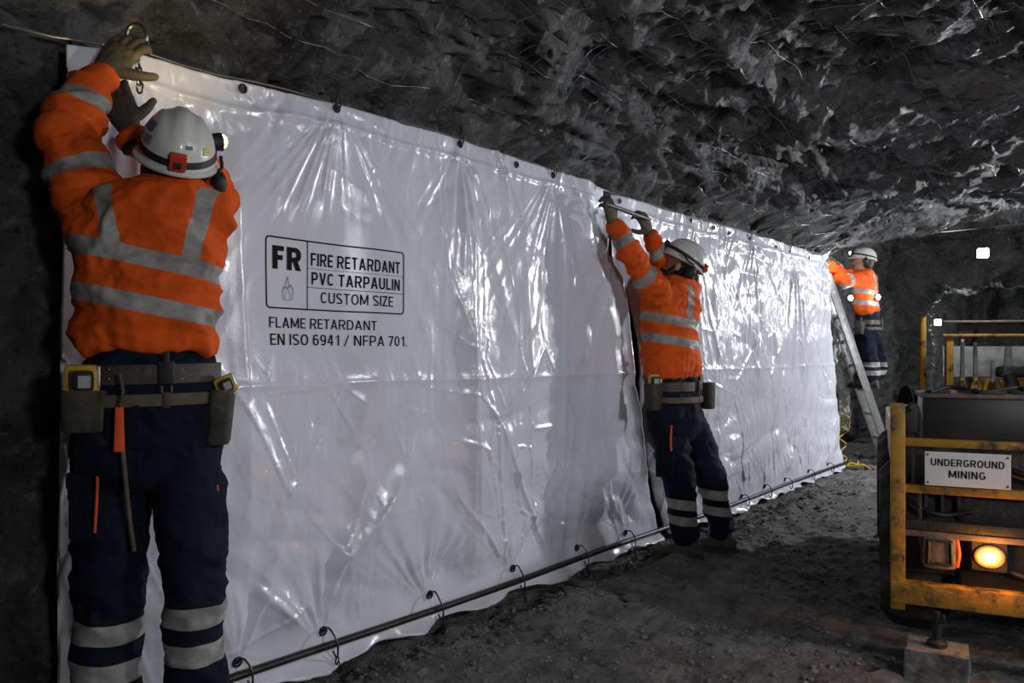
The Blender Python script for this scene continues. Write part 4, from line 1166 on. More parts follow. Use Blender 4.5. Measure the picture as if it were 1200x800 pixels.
p1, tr1 = build_person('nearest worker in orange jacket and white helmet, back turned, reaching to the upper tarpaulin corner', b1, D1, L1, torso1, A(201, 216, t0), (hc1, U1, F1),
    [armL, armR], [legL, legR], [(A(125, 880, t0), FW - RT * 0.3, g1), (A(230, 880, t0), FW, g1)], pel1, tape1, leg1f,
    dict(C=hc1 + U1 * 0.028, U=U1, Fd=F1, lamp='warm', lamp_az=22.0, mside=(1,), muff=-0.045),
    dict(c=A(177, 437, t0), hw=0.168, hd=0.122, hw2=0.174, hd2=0.13, tilt=0.004, dz=-0.068, buckle=0.066, lanyard=A(140, 437, t0 - 0.175),
         pouches=[(A(101, 457, t0 - 0.13), 0.108, 0.085, 0.108, 0.0), (A(261, 456, t0 - 0.01), 0.062, 0.085, 0.150, -0.012)]),
    [(wL, kL - wL, FW * 1.0 + UPV * 0.15, RT, 0.205, (0.55, 0.5, 0.5, 0.55), dict(m=M['glove_tan'], thumb=(0.5, 0.8, 0.2))),
     (wR, kR - wR, FW * 1.0 - RT * 0.2, RT, 0.19, (0.35, 0.4, 0.45, 0.5), dict(m=M['glove_dark']))], vox=0.0075)
def child(mb, name, m, par, base, label=None, smooth=True):
    o = mb.build(name, m, par, None, smooth=smooth, label=label); o.data.transform(Matrix.Translation([-x for x in base])); return o
ax1 = [L1, D1, UPV]
# seat pockets, thigh pockets and their orange trim
for u, v in ((143, 500), (238, 500)):
    sx = (u - 173) / 80
    child(MB().box(A(u, v, t0 - 0.128 + 0.05 * sx + 0.05 * sx * sx), (0.092, 0.014, 0.115), 0.006, [unit(L1 + D1 * 0.42 * sx), unit(D1 - L1 * 0.42 * sx), UPV]), 'seat_pocket', M['navy_plain'], tr1, b1)
child(MB().box(A(99, 590, t0 - 0.08), (0.055, 0.10, 0.175), 0.012, ax1).box(A(99, 560, t0 - 0.082), (0.064, 0.11, 0.045), 0.010, ax1), 'thigh_pocket', M['navy_plain'], tr1, b1)
child(MB().tube([A(114, 550, t0 - 0.13), A(114, 575, t0 - 0.135), A(111, 624, t0 - 0.13)], 0.004, 8, sub=4), 'pocket_trim', M['orange_trim'], tr1, b1)
child(MB().box(A(250, 578, t0 + 0.03), (0.035, 0.10, 0.155), 0.010, ax1), 'thigh_pocket', M['navy_plain'], tr1, b1)
child(MB().tube([A(250, 545, t0 - 0.02), A(254, 575, t0 - 0.022), A(251, 610, t0 - 0.02)], 0.005, 8, sub=4), 'pocket_trim', M['orange_trim'], tr1, b1)
child(MB().tube([A(143, 520, t0 - 0.165), A(147, 560, t0 - 0.155), A(151, 600, t0 - 0.135), A(157, 645, t0 - 0.10)], 0.006, 8, sub=5), 'lanyard_strap', M['webbing'], tr1, b1)

def tape_measure(c, ax, label, k=1.0):
    r = thing('tape_measure', label, 'tape measure', c)
    b = MB().box(np.zeros(3), (0.072 * k, 0.042 * k, 0.075 * k), 0.012 * k, ax).build('case', M['yellow_plastic'], r)
    Lx, Dx, Ux = [np.asarray(a) for a in ax]
    MB().box(-Dx * 0.020 * k + Lx * 0.002 * k, (0.050 * k, 0.010 * k, 0.050 * k), 0.012 * k, ax).build('grip', M['black'], r)
    MB().box(-Dx * 0.024 * k + Lx * 0.008 * k - Ux * 0.002 * k, (0.028 * k, 0.006 * k, 0.030 * k), 0.004 * k, ax).build('dial', M['pale_panel'], r)
    MB().box(-Ux * 0.036 * k, (0.070 * k, 0.044 * k, 0.010 * k), 0.003 * k, ax).build('foot', M['alu'], r)
    MB().box(Lx * 0.034 * k + Ux * 0.01 * k, (0.012 * k, 0.036 * k, 0.05 * k), 0.004 * k, ax).build('blade_mouth', M['alu'], r)
    return r
tape_measure(A(98, 446, t0 - 0.135), ax1, 'yellow tape measure sitting in the left pouch of the nearest worker', 1.12)
tape_measure(A(265, 452, t0 - 0.01), [unit(L1 * 0.8 + UPV * 0.4), D1, unit(UPV - L1 * 0.4)], 'small yellow tape measure tilted in the right pouch of the nearest worker', 0.75)
# shackle held against the rock
sh0 = A(160, 42, t0 + .17)
mb = MB().tube([sh0 + RT * 0.03 * math.cos(a) + UPV * 0.036 * math.sin(a) for a in np.linspace(-0.6, math.pi + 0.6, 14)], 0.006, 8)
mb.tube([sh0 - RT * 0.036 - UPV * 0.022, sh0 + RT * 0.036 - UPV * 0.022], 0.0065, 8)
for j in range(6):
    axx = RT * 0.009 if j % 2 else FW * 0.009
    oval(mb, sh0 + UPV * (-0.035 - 0.024 * j) + RT * 0.002 * j, axx, UPV * 0.017, 0.0036)
tag(mb.build('shackle', M['steel']), 'steel shackle and short chain in the raised glove at the tarpaulin corner', 'shackle')

# ---- the middle worker, in profile, face up to the joint of the sheets
t2 = 4.46
D2, L2 = person_frame([-1.0, 0.12])
g2 = fz(-2.08, 4.15) - 0.004
b2 = A(797, HOR, t2); b2[2] = g2
torso2 = [(A(788, 441, t2), 0.165, 0.108), (A(787, 434, t2), 0.182, 0.130), (A(786, 420, t2), 0.184, 0.130), (A(785, 395, t2), 0.182, 0.122), (A(786, 372, t2), 0.196, 0.124),
          (A(788, 352, t2), 0.204, 0.122), (A(790, 340, t2), 0.190, 0.112), (A(792, 331, t2), 0.14, 0.095), (A(795, 325, t2), 0.078, 0.068), (A(796, 321, t2), 0.060, 0.060)]
pel2 = [(A(789, 438, t2), 0.150, 0.096), (A(789, 450, t2), 0.166, 0.110), (A(790, 470, t2), 0.176, 0.122), (A(792, 488, t2), 0.184, 0.130), (A(793, 503, t2), 0.176, 0.120), (A(795, 515, t2), 0.11, 0.085)]
aL2 = [(A(780, 356, 4.40), 0.080), (A(772, 346, 4.34), 0.078), (A(757, 325, 4.28), 0.070), (A(741, 303, 4.22), 0.062), (A(731, 283, 4.19), 0.054), (A(722, 268, 4.17), 0.043)]
aR2 = [(A(798, 352, 4.56), 0.078), (A(803, 340, 4.62), 0.076), (A(793, 325, 4.60), 0.064), (A(777, 308, 4.52), 0.057), (A(769, 293, 4.46), 0.050), (A(763, 279, 4.42), 0.042)]
lL2 = [(A(781, 488, 4.42), 0.096), (A(786, 515, 4.42), 0.096), (A(792, 545, 4.41), 0.090), (A(797, 570, 4.41), 0.083), (A(800, 595, 4.42), 0.078), (A(803, 617, 4.42), 0.070), (A(804, 628, 4.42), 0.064)]
lR2 = [(A(803, 488, 4.52), 0.096), (A(815, 515, 4.54), 0.094), (A(828, 545, 4.56), 0.088), (A(836, 570, 4.57), 0.080), (A(841, 595, 4.58), 0.076), (A(844, 610, 4.58), 0.070), (A(845, 620, 4.58), 0.064)]
U2 = unit(RT * 0.50 + UPV * 0.86 - FW * 0.05); F2 = unit(-RT * 0.78 + FW * 0.30 + UPV * 0.50)
hc2 = A(796, 313, t2)
ua2 = unit(A(741, 303, 4.22) - A(772, 346, 4.34)); fa2 = unit(A(722, 268, 4.17) - A(741, 303, 4.22)); ra2 = unit(A(763, 279, 4.42) - A(777, 308, 4.52))
tl2 = unit(UPV + RT * 0.16)
tape2 = bands([(A(786, 377, t2), tl2, 0.025, None), (A(786, 400, t2), tl2, 0.025, None),
               (A(752, 323, 4.28), ua2, 0.025, near(A(752, 323, 4.28), 0.12)), (A(728, 281, 4.19), fa2, 0.025, near(A(728, 281, 4.19), 0.10)),
               (A(769, 293, 4.46), ra2, 0.025, near(A(769, 293, 4.46), 0.10)),
               (A(786, 350, t2), unit(L2 + UPV * 0.05), 0.024, lambda V: np.minimum((V - A(786, 377, t2)) @ tl2, np.minimum((A(786, 336, t2)[2] - V[:, 2]), (A(790, 352, t2) - V) @ D2 + 0.03)))])
def leg2f(V):
    n = unit(UPV + RT * 0.10)
    side = (V - 0.5 * (A(799, 590, 4.42) + A(840, 590, 4.57))) @ unit(A(840, 590, 4.57) - A(799, 590, 4.42))
    a = bands([(A(799, 589, 4.42), n, 0.028, None), (A(801, 608, 4.42), n, 0.026, None)])(V)
    b = bands([(A(839, 578, 4.57), n, 0.028, None), (A(842, 597, 4.58), n, 0.026, None)])(V)
    return np.where(side < 0, a, b)
w2a = A(718, 263, 4.16); w2b = A(761, 274, 4.41)
bar_a, bar_b = A(716, 241, 4.11), A(758, 256, 4.33)
p2, tr2 = build_person('bearded worker in orange jacket standing mid-tarpaulin, both arms up at the joint', b2, D2, L2, torso2, A(796, 327, t2), (hc2, U2, F2),
    [aL2, aR2], [lL2, lR2], [(A(806, 628, 4.42), -RT * 0.95 + FW * 0.25, g2), (A(846, 620, 4.58), -RT * 0.9 + FW * 0.3, g2)], pel2, tape2, leg2f,
    dict(C=hc2 + U2 * 0.030, U=U2, Fd=F2, lamp='cool', stickers=False, muff=-0.085),
    dict(c=A(790, 452, t2), hw=0.168, hd=0.116, hw2=0.176, hd2=0.124, dz=-0.075, buckle=0.06, lanyard=A(787, 452, 4.34),
         pouches=[(A(767, 449, 4.33), 0.11, 0.085, 0.15, 0.0), (A(829, 448, 4.52), 0.065, 0.08, 0.155, 0.0)]),
    [(w2a, A(714, 240, 4.12) - w2a, -UPV * 0.1 + D2, RT, 0.19, (0.75, 0.75, 0.75, 0.8), dict(m=M['glove_tan'])),
     (w2b, A(752, 251, 4.35) - w2b, -UPV * 0.1 + D2, -RT, 0.19, (0.75, 0.75, 0.75, 0.8), dict(m=M['glove_tan']))], vox=0.009, beard=True)
tape_measure(A(767, 446, 4.33), [unit(RT), unit(FW), UPV], 'yellow tape measure sitting in the pouch of the middle worker', 1.0)
tag(MB().tube([bar_a - unit(bar_b - bar_a) * 0.03, bar_b + unit(bar_b - bar_a) * 0.03], 0.011, 10).build('short_bar', M['steel']), 'short steel bar gripped between both gloves of the middle worker', 'bar')
ax2 = [L2, D2, UPV]
child(MB().box(A(781, 543, 4.35), (0.05, 0.12, 0.16), 0.010, ax2), 'thigh_pocket', M['navy_plain'], tr2, b2)
child(MB().tube([A(787, 498, 4.30), A(786, 520, 4.30), A(788, 537, 4.31)], 0.006, 8, sub=3), 'pocket_trim', M['orange_trim'], tr2, b2)
child(MB().tube([A(826, 510, 4.50), A(831, 525, 4.50)], 0.006, 8, sub=3), 'pocket_trim', M['orange_trim'], tr2, b2)

# ---- ladder and the far worker on it
t3 = 8.75
def rung_pt(k, off=0.0): return lad_a + (lad_b - lad_a) * k + lad_w * off
lad_b = A(968, 316, 8.42); lad_a = A(1046, 522, 8.30); lad_a[2] = fz(lad_a[0], lad_a[1]) + 0.0
lad_w = unit(np.cross(UPV, lad_b - lad_a)); lad_w = lad_w if lad_w[1] > 0 else -lad_w
lad_w = unit(lad_w) * 0.36
lad = thing('ladder', 'aluminium ladder leaning at the far end of the tarpaulin under a worker', 'ladder', lad_a)
ldir = unit(lad_b - lad_a); lside = unit(lad_w); lnrm = np.cross(ldir, lside)
Llen = np.linalg.norm(lad_b - lad_a)
for off in (0.0, 1.0):
    c = (lad_a + lad_b) / 2 + lad_w * off - lad_a
    MB().box(c, (0.028, 0.078, Llen), 0.004, [lside, lnrm, ldir]).build('rail', M['alu'], lad)
    MB().box(lad_w * off + ldir * 0.03, (0.04, 0.095, 0.06), 0.006, [lside, lnrm, ldir]).build('rubber_foot', M['black'], lad)
nr_ = int(Llen / 0.28)
for i in range(1, nr_ + 1):
    c = ldir * 0.28 * i
    if np.linalg.norm(c) > Llen - 0.05: continue
    MB().tube([c - lside * 0.022, c + lad_w + lside * 0.022], 0.017, 10).build('rung', M['alu'], lad)

D3, L3 = person_frame([-1.0, 0.05])
ft = A(1027, 458, 8.5)
kk = min(range(1, nr_), key=lambda i: abs((lad_a + ldir * 0.28 * i)[2] - ft[2]))
rung_c = lad_a + ldir * 0.28 * kk + lad_w * 0.5
g3 = rung_c[2] + 0.016
b3 = np.array([rung_c[0] + 0.10, rung_c[1], g3])
def B3(u, v, t=None): return A(u, v, (t or t3))
torso3 = [(B3(1015, 369), 0.150, 0.108), (B3(1015, 365), 0.168, 0.120), (B3(1014, 355), 0.172, 0.120), (B3(1013, 343), 0.176, 0.118), (B3(1012, 332), 0.188, 0.120), (B3(1012, 324), 0.180, 0.114), (B3(1012, 319), 0.13, 0.095), (B3(1012, 316), 0.07, 0.065), (B3(1012, 314), 0.06, 0.06)]
pel3 = [(B3(1016, 365), 0.15, 0.104), (B3(1017, 375), 0.162, 0.112), (B3(1018, 388), 0.174, 0.122), (B3(1019, 398), 0.17, 0.118), (B3(1020, 406), 0.10, 0.085)]
aL3 = [(B3(1008, 329, 8.63), 0.078), (B3(1002, 327, 8.58), 0.076), (B3(992, 330, 8.5), 0.066), (B3(981, 324, 8.45), 0.058), (B3(977, 317, 8.43), 0.050), (B3(974, 310, 8.42), 0.042)]
aR3 = [(B3(1012, 329, 8.85), 0.076), (B3(1008, 325, 8.88), 0.074), (B3(998, 322, 8.78), 0.064), (B3(988, 322, 8.66), 0.056), (B3(982, 316, 8.6), 0.048), (B3(978, 309, 8.55), 0.042)]
fA = lad_a + ldir * 0.28 * kk + lad_w * 0.30; fB = lad_a + ldir * 0.28 * kk + lad_w * 0.72
aA = np.array([fA[0] + 0.06, fA[1], g3]); aB = np.array([fB[0] + 0.06, fB[1], g3])
lL3 = [(B3(1013, 392, 8.66), 0.094), (B3(1015, 404, 8.65), 0.094), (B3(1018, 420, 8.6), 0.088), (B3(1022, 436, 8.55), 0.078), (aA + UPV * 0.16 + np.array([0.01, 0, 0]), 0.072), (aA + UPV * 0.12, 0.064)]
lR3 = [(B3(1022, 392, 8.8), 0.094), (B3(1024, 404, 8.8), 0.092), (B3(1028, 420, 8.76), 0.086), (B3(1030, 436, 8.72), 0.076), (aB + UPV * 0.16 + np.array([0.01, 0, 0]), 0.070), (aB + UPV * 0.12, 0.064)]
U3 = unit(RT * 0.15 + UPV * 0.97); F3 = unit(-RT * 0.90 + FW * 0.25 + UPV * 0.08)
hc3 = B3(1012, 307, 8.72)
tape3 = bands([(B3(1012, 343), unit(UPV + RT * 0.1), 0.026, None), (B3(1013, 356), unit(UPV + RT * 0.1), 0.026, None),
               (B3(994, 328, 8.5), unit(B3(981, 324, 8.45) - B3(1002, 327, 8.58)), 0.026, near(B3(994, 328, 8.5), 0.11)), (B3(1016, 330), L3, 0.024, lambda V: np.minimum(V[:, 2] - B3(1012, 343)[2], (B3(1012, 330) - V) @ D3 + 0.03))])
def leg3f(V):
    z = g3
    return np.maximum(0.026 - np.abs(V[:, 2] - z - 0.17), 0.026 - np.abs(V[:, 2] - z - 0.26))
w3a, w3b = B3(973, 308, 8.42), B3(977, 307, 8.54)
p3, tr3 = build_person('farthest worker standing on the ladder, reaching for the top end of the tarpaulin', b3, D3, L3, torso3, B3(1012, 317), (hc3, U3, F3),
    [aL3, aR3], [lL3, lR3], [(aA, D3, g3), (aB, D3, g3)], pel3, tape3, leg3f,
    dict(C=hc3 + U3 * 0.03, U=U3, Fd=F3, lamp='warm', stickers=False, red=False),
    dict(c=B3(1017, 378), hw=0.166, hd=0.116, hw2=0.174, hd2=0.124, dz=-0.07, buckle=0.05, lanyard=B3(1023, 376, 8.62), pouches=[(B3(1008, 377, 8.6), 0.12, 0.08, 0.14, 0.0), (B3(1030, 377, 8.75), 0.08, 0.08, 0.14, 0.0)]),
    [(w3a, np.array([-0.5, -0.2, 0.6]), -L3 * 0.3 + D3, RT, 0.19, 0.6, dict(m=M['glove_tan'])), (w3b, np.array([-0.5, -0.2, 0.6]), D3, RT, 0.19, 0.6, dict(m=M['glove_tan']))], vox=0.011)

# ------------------------------------------------------------------ the vehicle at the right
va = math.radians(25)
VB = RT * math.cos(va) - FW * math.sin(va); VA = FW * math.cos(va) + RT * math.sin(va)
v0 = at(1052, HOR, 2.9); v0[2] = 0.0
veh = thing('mining_vehicle', 'worn yellow mining vehicle with an underground mining sign and lit amber lamp', 'vehicle', v0, math.atan2(VB[1], VB[0]))
I3 = np.eye(3)
def vbox(name, c, size, m, bev=0.004, par=None, label=None, smooth=True):
    return MB().box(c, size, bev).build(name, m, par or veh, None, smooth=smooth, label=label)
WV = 1.55                                   # width of the machine
for x in (0.0, WV):
    vbox('corner_post', (x, 0, 0.58), (0.050, 0.055, 0.77), M['yellow'], 0.006)
vbox('bumper', (WV / 2, -0.01, 0.262), (WV + 0.05, 0.06, 0.080), M['yellow'], 0.006)
vbox('top_rail', (WV / 2, 0, 0.822), (WV, 0.05, 0.028), M['yellow'], 0.004)
vbox('middle_rail', (WV / 2, 0.005, 0.648), (WV, 0.04, 0.030), M['yellow'], 0.004)
vbox('lower_rail', (WV / 2, 0.02, 0.512), (WV - 0.05, 0.05, 0.038), M['machine_dark'], 0.004)
vbox('lower_rail', (WV / 2, 0.012, 0.482), (WV - 0.05, 0.045, 0.022), M['dusty_cover'], 0.004)
vbox('lamp_strut', (0.075, 0.012, 0.55), (0.012, 0.02, 0.22), M['machine_dark'], 0.002)
vbox('lamp_strut', (0.052, 0.012, 0.735), (0.010, 0.015, 0.16), M['machine_dark'], 0.002)
vbox('radiator_panel', (WV / 2, 0.16, 0.575), (WV - 0.06, 0.04, 0.55), M['machine_dark'], 0.01)
vbox('chassis', (WV / 2, 1.35, 0.42), (WV - 0.42, 2.5, 0.40), M['machine_dark'], 0.03)
vbox('deck', (WV / 2, 1.3, 0.80), (WV - 0.08, 2.3, 0.04), M['machine_dark'], 0.008)
vbox('side_panel', (0.015, 1.35, 0.70), (0.03, 2.3, 0.20), M['yellow'], 0.008)
vbox('side_panel', (WV - 0.015, 1.35, 0.70), (0.03, 2.3, 0.20), M['yellow'], 0.008)
# ribbed panel between the rails, pipes, grime
mb = MB()
for k in range(26):
    mb.box((0.10 + k * 0.055, 0.12, 0.58), (0.012, 0.03, 0.10), 0.002)
mb.build('grille', M['machine_dark'], veh)
for x0, z0, x1, z1 in ((0.30, 0.76, 0.62, 0.70), (0.33, 0.72, 0.80, 0.69), (0.02, 0.60, 0.25, 0.56), (0.28, 0.385, 0.60, 0.36)):
    MB().tube([(x0, 0.09, z0), ((x0 + x1) / 2, 0.04, (z0 + z1) / 2 - 0.03), (x1, 0.09, z1)], 0.010, 8, sub=5).build('hose', M['black'], veh)
# sign plate
sg = vbox('sign', (0.223, -0.031, 0.731), (0.270, 0.004, 0.124), M['sign'], 0.0015, smooth=False)
for s_, za, zb in (('UNDERGROUND', 0.742, 0.768), ('MINING', 0.700, 0.727)):
    wd = 0.115 if s_[0] == 'U' else 0.058
    V, F = fit_text(s_, 0.16, 0.223 - wd, 0.223 + wd, za, zb)
    MB().add(np.stack([V[:, 0], np.full(len(V), -0.0338), V[:, 1]], -1), F).build('sign_lettering', M['ink'], sg, None, smooth=False)
for x in (0.098, 0.348):
    for z in (0.68, 0.782):
        MB().ell((x, -0.034, z), ((0.004, 0, 0), (0, 0, 0.004), (0, 0.002, 0)), 10, 6).build('sign_bolt', M['dark_steel'], sg)
# lamps on the front
def front_lamp(x, lit):
    z = 0.420
    if lit:
        h = MB().box((x, 0.03, z), (0.115, 0.06, 0.115), 0.012).build('lamp_housing', M['machine_dark'], veh)
        ring = MB()
        ring.tube([(x + 0.044 * math.cos(a), -0.006, z + 0.036 * math.sin(a)) for a in np.arange(20) * math.pi / 10], 0.007, 8, closed=True)
        ring.build('lamp_ring', M['dusty_cover'], h)
        MB().ell((x, -0.004, z), ((0.037, 0, 0), (0, 0, 0.031), (0, 0.012, 0)), 20, 10).build('lamp_lens', M['amber'], h, label='lit amber lens')
        MB().ell((x, -0.014, z), ((0.019, 0, 0), (0, 0, 0.017), (0, 0.008, 0)), 16, 8).build('lamp_bulb', M['amber_hot'], h, label='white hot bulb glow')
    else:
        h = MB().box((x, 0.02, z), (0.118, 0.07, 0.135), 0.028).build('lamp_housing', M['dusty_cover'], veh, label='dust caked dead lamp')
        MB().tube([(x - 0.036, -0.018, z + 0.042), (x + 0.036, -0.018, z + 0.042), (x + 0.038, -0.018, z - 0.04), (x - 0.038, -0.018, z - 0.04)], 0.008, 8, closed=True).build('lamp_ring', M['machine_dark'], h)
        MB().tube([(x + 0.056, 0.0, z + 0.05), (x + 0.062, -0.006, z), (x + 0.056, 0.0, z - 0.05)], 0.007, 8, sub=4).build('lamp_trim', M['orange_trim'], h)
front_lamp(0.138, False); front_lamp(0.296, True)
front_lamp(WV - 0.138, False); front_lamp(WV - 0.296, True)
for x in (0.296,):
    p = Vector(v0) + Vector(VB * x - VA * 0.07 + UPV * 0.42)
    lamp_light('amber_light', 'POINT', p, 2.2, (1.0, 0.38, 0.06), 0.03)
    lo = bpy.data.objects['amber_light']; lo.parent = veh; lo.matrix_parent_inverse = veh.matrix_basis.inverted()
# battery box on the deck
bx = MB().box((0.29, 0.30, 0.905), (0.40, 0.34, 0.155), 0.006).build('battery_box', M['box_black'], veh)
MB().box((0.29, 0.30, 0.990), (0.42, 0.36, 0.014), 0.004).build('box_lid', M['dusty_cover'], bx)
mb = MB()
rr = np.random.default_rng(3)
for k in range(9):
    x = 0.12 + 0.34 * rr.random(); y = 0.17 + 0.26 * rr.random()
    mb.box((x, y, 1.003), (0.05 + 0.05 * rr.random(), 0.04, 0.014), 0.004)
mb.tube([(0.12, 0.2, 1.0), (0.2, 0.25, 1.02), (0.3, 0.18, 1.005), (0.42, 0.28, 1.02), (0.47, 0.2, 1.0)], 0.008, 8, sub=5)
mb.build('cable_clutter', M['black'], bx)
vbox('fuel_tank', (0.68, 0.34, 0.90), (0.30, 0.36, 0.15), M['machine_dark'], 0.012)
vbox('latch', (0.505, 0.13, 0.885), (0.012, 0.012, 0.12), M['alu'], 0.002)
vbox('latch', (0.522, 0.13, 0.905), (0.008, 0.012, 0.09), M['alu'], 0.002)
vbox('bracket', (0.045, 0.07, 0.90), (0.05, 0.02, 0.10), M['machine_dark'], 0.004)
MB().tube([(0.035, 0.05, 0.94), (0.06, 0.09, 0.95), (0.075, 0.12, 0.90), (0.08, 0.14, 0.83)], 0.014, 10, sub=4).build('hose', M['black'], veh)
# wheels
def wheel(x, y):
    R_, w_ = 0.36, 0.26
    pr = [(-w_ / 2, 0.20), (-w_ / 2, 0.30), (-w_ / 2 + 0.03, R_ - 0.02), (-w_ / 2 + 0.06, R_), (w_ / 2 - 0.06, R_), (w_ / 2 - 0.03, R_ - 0.02), (w_ / 2, 0.30), (w_ / 2, 0.20)]
    n = 64; rings = []
    for a, r in pr:
        ph = np.arange(n) * 2 * math.pi / n
        lug = np.where((np.arange(n) // 2) % 2 == 0, 0.0, -0.022) if r > 0.33 else 0
        rings.append(np.stack([np.full(n, a), (r + lug) * np.cos(ph), (r + lug) * np.sin(ph)], -1) + np.array([x, y, 0.335]))
    t = MB().rings(rings, cap=False, closed=True).build('wheel', M['tyre'], veh)
    MB().tube([(x - w_ / 2 + 0.04, y, 0.335), (x + w_ / 2 - 0.04, y, 0.335)], 0.205, 28).build('wheel_hub', M['yellow'], t)
for x in (0.075, WV - 0.075):
    for y in (0.55, 2.0): wheel(x, y)
# tow jack under the bumper and the block below it
jb = v0 + VB * 0.125 - VA * 0.075
jz = fz(jb[0], jb[1])
blk_h = 0.125
jk = thing('jack_stand', 'grimy steel jack leg between the yellow bumper and a broken concrete block', 'jack', (jb[0], jb[1], jz + blk_h - 0.003), veh.rotation_euler.z)
hj = 0.262 - 0.04 - (jz + blk_h)
MB().tube([(0, 0, 0.0), (0, 0, hj * 0.62)], 0.016, 12).build('outer_tube', M['machine_dark'], jk)
MB().tube([(0, 0, hj * 0.6), (0, 0, hj)], 0.011, 12).build('screw', M['dark_steel'], jk)
MB().tube([(0, 0, 0.0), (0, 0, 0.012), (0, 0, 0.022)], [0.034, 0.034, 0.018], 16).build('foot_plate', M['machine_dark'], jk)
MB().tube([(0.0, 0.0, hj * 0.72), (0.022, -0.01, hj * 0.78), (0.018, -0.01, hj * 0.95)], 0.006, 8, sub=3).build('handle', M['dark_steel'], jk)
bm = bmesh.new(); bmesh.ops.create_cube(bm, size=1)
for v in bm.verts: v.co = Vector((v.co.x * 0.20, v.co.y * 0.17, v.co.z * blk_h))
bmesh.ops.subdivide_edges(bm, edges=bm.edges[:], cuts=14, use_grid_fill=True)
V = np.array([v.co[:] for v in bm.verts]); F = [tuple(v.index for v in f.verts) for f in bm.faces]; bm.free()
Vn = V / np.array([0.20, 0.17, blk_h]) * 2
edge = np.sort(np.abs(Vn), axis=1)[:, 1]
V *= (1 - 0.10 * np.clip(edge - 0.75, 0, 1)[:, None] * (1 + 1.2 * pnoise(V * 18))[:, None])
V += unit(V[0]) * 0 + (V / np.linalg.norm(V, axis=1)[:, None]) * (0.010 * fbm(V * 14, 3))[:, None]
V[:, 2] = np.minimum(V[:, 2], blk_h / 2 - 0.004)
o = link('concrete_block', V, F, M['concrete'], None); o.data.set_sharp_from_angle(angle=math.radians(45))
o.location = (jb[0], jb[1], jz + blk_h / 2 - 0.004); o.rotation_euler = (0, 0, math.radians(8))
tag(o, 'chipped concrete block on the dirt under the vehicle jack', 'block')

# ------------------------------------------------------------------ lamps of the tunnel
def work_lamp(loc, label, energy, drop, col=(0.93, 0.96, 1.0), group=None, k=1.0):
    r = thing('work_lamp', label, 'lamp', loc, 0.3, group)
    MB().box((0, 0, 0.01), (0.10 * k, 0.10 * k, 0.10 * k), 0.012).build('diffuser', M['lamp_on'], r, label='glowing white diffuser')
    MB().box((0, 0, 0.075 * k), (0.085 * k, 0.085 * k, 0.03 * k), 0.008, taper=0.6).build('cap', M['black'], r)
    g = MB()
    for sx in (-1, 1):
        for sy in (-1, 1):
            g.tube([(sx * 0.054 * k, sy * 0.054 * k, -0.045 * k), (sx * 0.054 * k, sy * 0.054 * k, 0.065 * k)], 0.003 * k, 6)
    g.tube([(0.056 * k * a, 0.056 * k * b, -0.045 * k) for a, b in ((1, 1), (-1, 1), (-1, -1), (1, -1))], 0.003 * k, 6, closed=True)
    g.build('guard', M['wire'], r)
    MB().tube([(0, 0, 0.08 * k), (0.004, 0, drop * 0.5), (0, 0, drop)], 0.004, 6, sub=3).build('cord', M['black'], r)
    lamp_light('lamp_glow', 'POINT', Vector(loc) + Vector((0, 0, -0.14 * k)), energy, col, 0.06, parent=r)
    return r
lp = at(1152, 297, 9.2)
zc = at(1152, 267, 9.2)[2]
work_lamp(lp, 'lit work lamp hanging from the roof cable ahead of the vehicle', 45, zc - lp[2])
MB().tube([at(1003, 281, 9.0), at(1060, 275, 9.05), at(1100, 272, 9.1), at(1152, 267, 9.2), at(1200, 262, 9.2), at(1330, 255, 9.2)], 0.006, 6, sub=6).build('roof_cable', M['wire'])
tag(bpy.data.objects['roof_cable'], 'thin cable slung across the tunnel roof carrying the hanging lamp', 'cable')
l2 = at(1099, 378, 12.9)
work_lamp(l2, 'small distant lamp glowing inside the far arch', 30, 0.35, k=0.9)
kl = work_lamp(KEY_LOC, 'work lamp hanging from the roof beyond the right edge of the view', 1.0, 0.45)
kl.location.z += 0.2
work_lamp((0.5, 15.6, 2.0), 'unseen lamp added deep in the tunnel to brighten the end past the far arch', 120, 0.25)  # extra lamp out of view, put in to lift the dark tunnel end
# floodlight on the far wall
fl = thing('floodlight', 'floodlight fixed high on the wall behind the vehicle', 'lamp', (FLOOD_LOC[0] + 0.06, FLOOD_LOC[1], FLOOD_LOC[2]))
MB().box((0.06, 0, 0), (0.10, 0.40, 0.40), 0.02).build('housing', M['machine_dark'], fl)
MB().box((0.36, 0, 0), (0.56, 0.05, 0.05), 0.01).build('wall_arm', M['machine_dark'], fl)

# ------------------------------------------------------------------ the machine farther in
mo = at(1108, HOR, 9.6); mo[2] = 0.0
mc = thing('loader', 'yellow low loader with an open canopy parked under the far arch', 'vehicle', mo, math.radians(30))
def mbox(name, c, size, m, bev=0.01, label=None): return MB().box(c, size, bev).build(name, m, mc, None, label=label)
mbox('canopy_post', (0.04, 0, 0.98), (0.085, 0.085, 0.76), M['yellow'])
mbox('canopy_post', (1.9, 0, 0.98), (0.085, 0.085, 0.76), M['yellow'])
mbox('canopy_beam', (1.0, -0.03, 1.385), (2.1, 0.07, 0.035), M['yellow'])
mbox('canopy_beam', (1.0, -0.03, 1.555), (2.1, 0.07, 0.03), M['dusty_cover'])
mbox('canopy_panel', (0.23, 0.0, 1.47), (0.18, 0.03, 0.15), M['machine_dark'])
mbox('canopy_panel', (1.1, 0.02, 1.47), (1.45, 0.03, 0.15), M['machine_dark'])
mbox('chassis', (1.0, 0.8, 0.40), (1.9, 2.4, 0.36), M['machine_dark'], 0.03)
mbox('body', (0.95, 0.35, 0.74), (0.62, 0.6, 0.20), M['yellow'], 0.02)
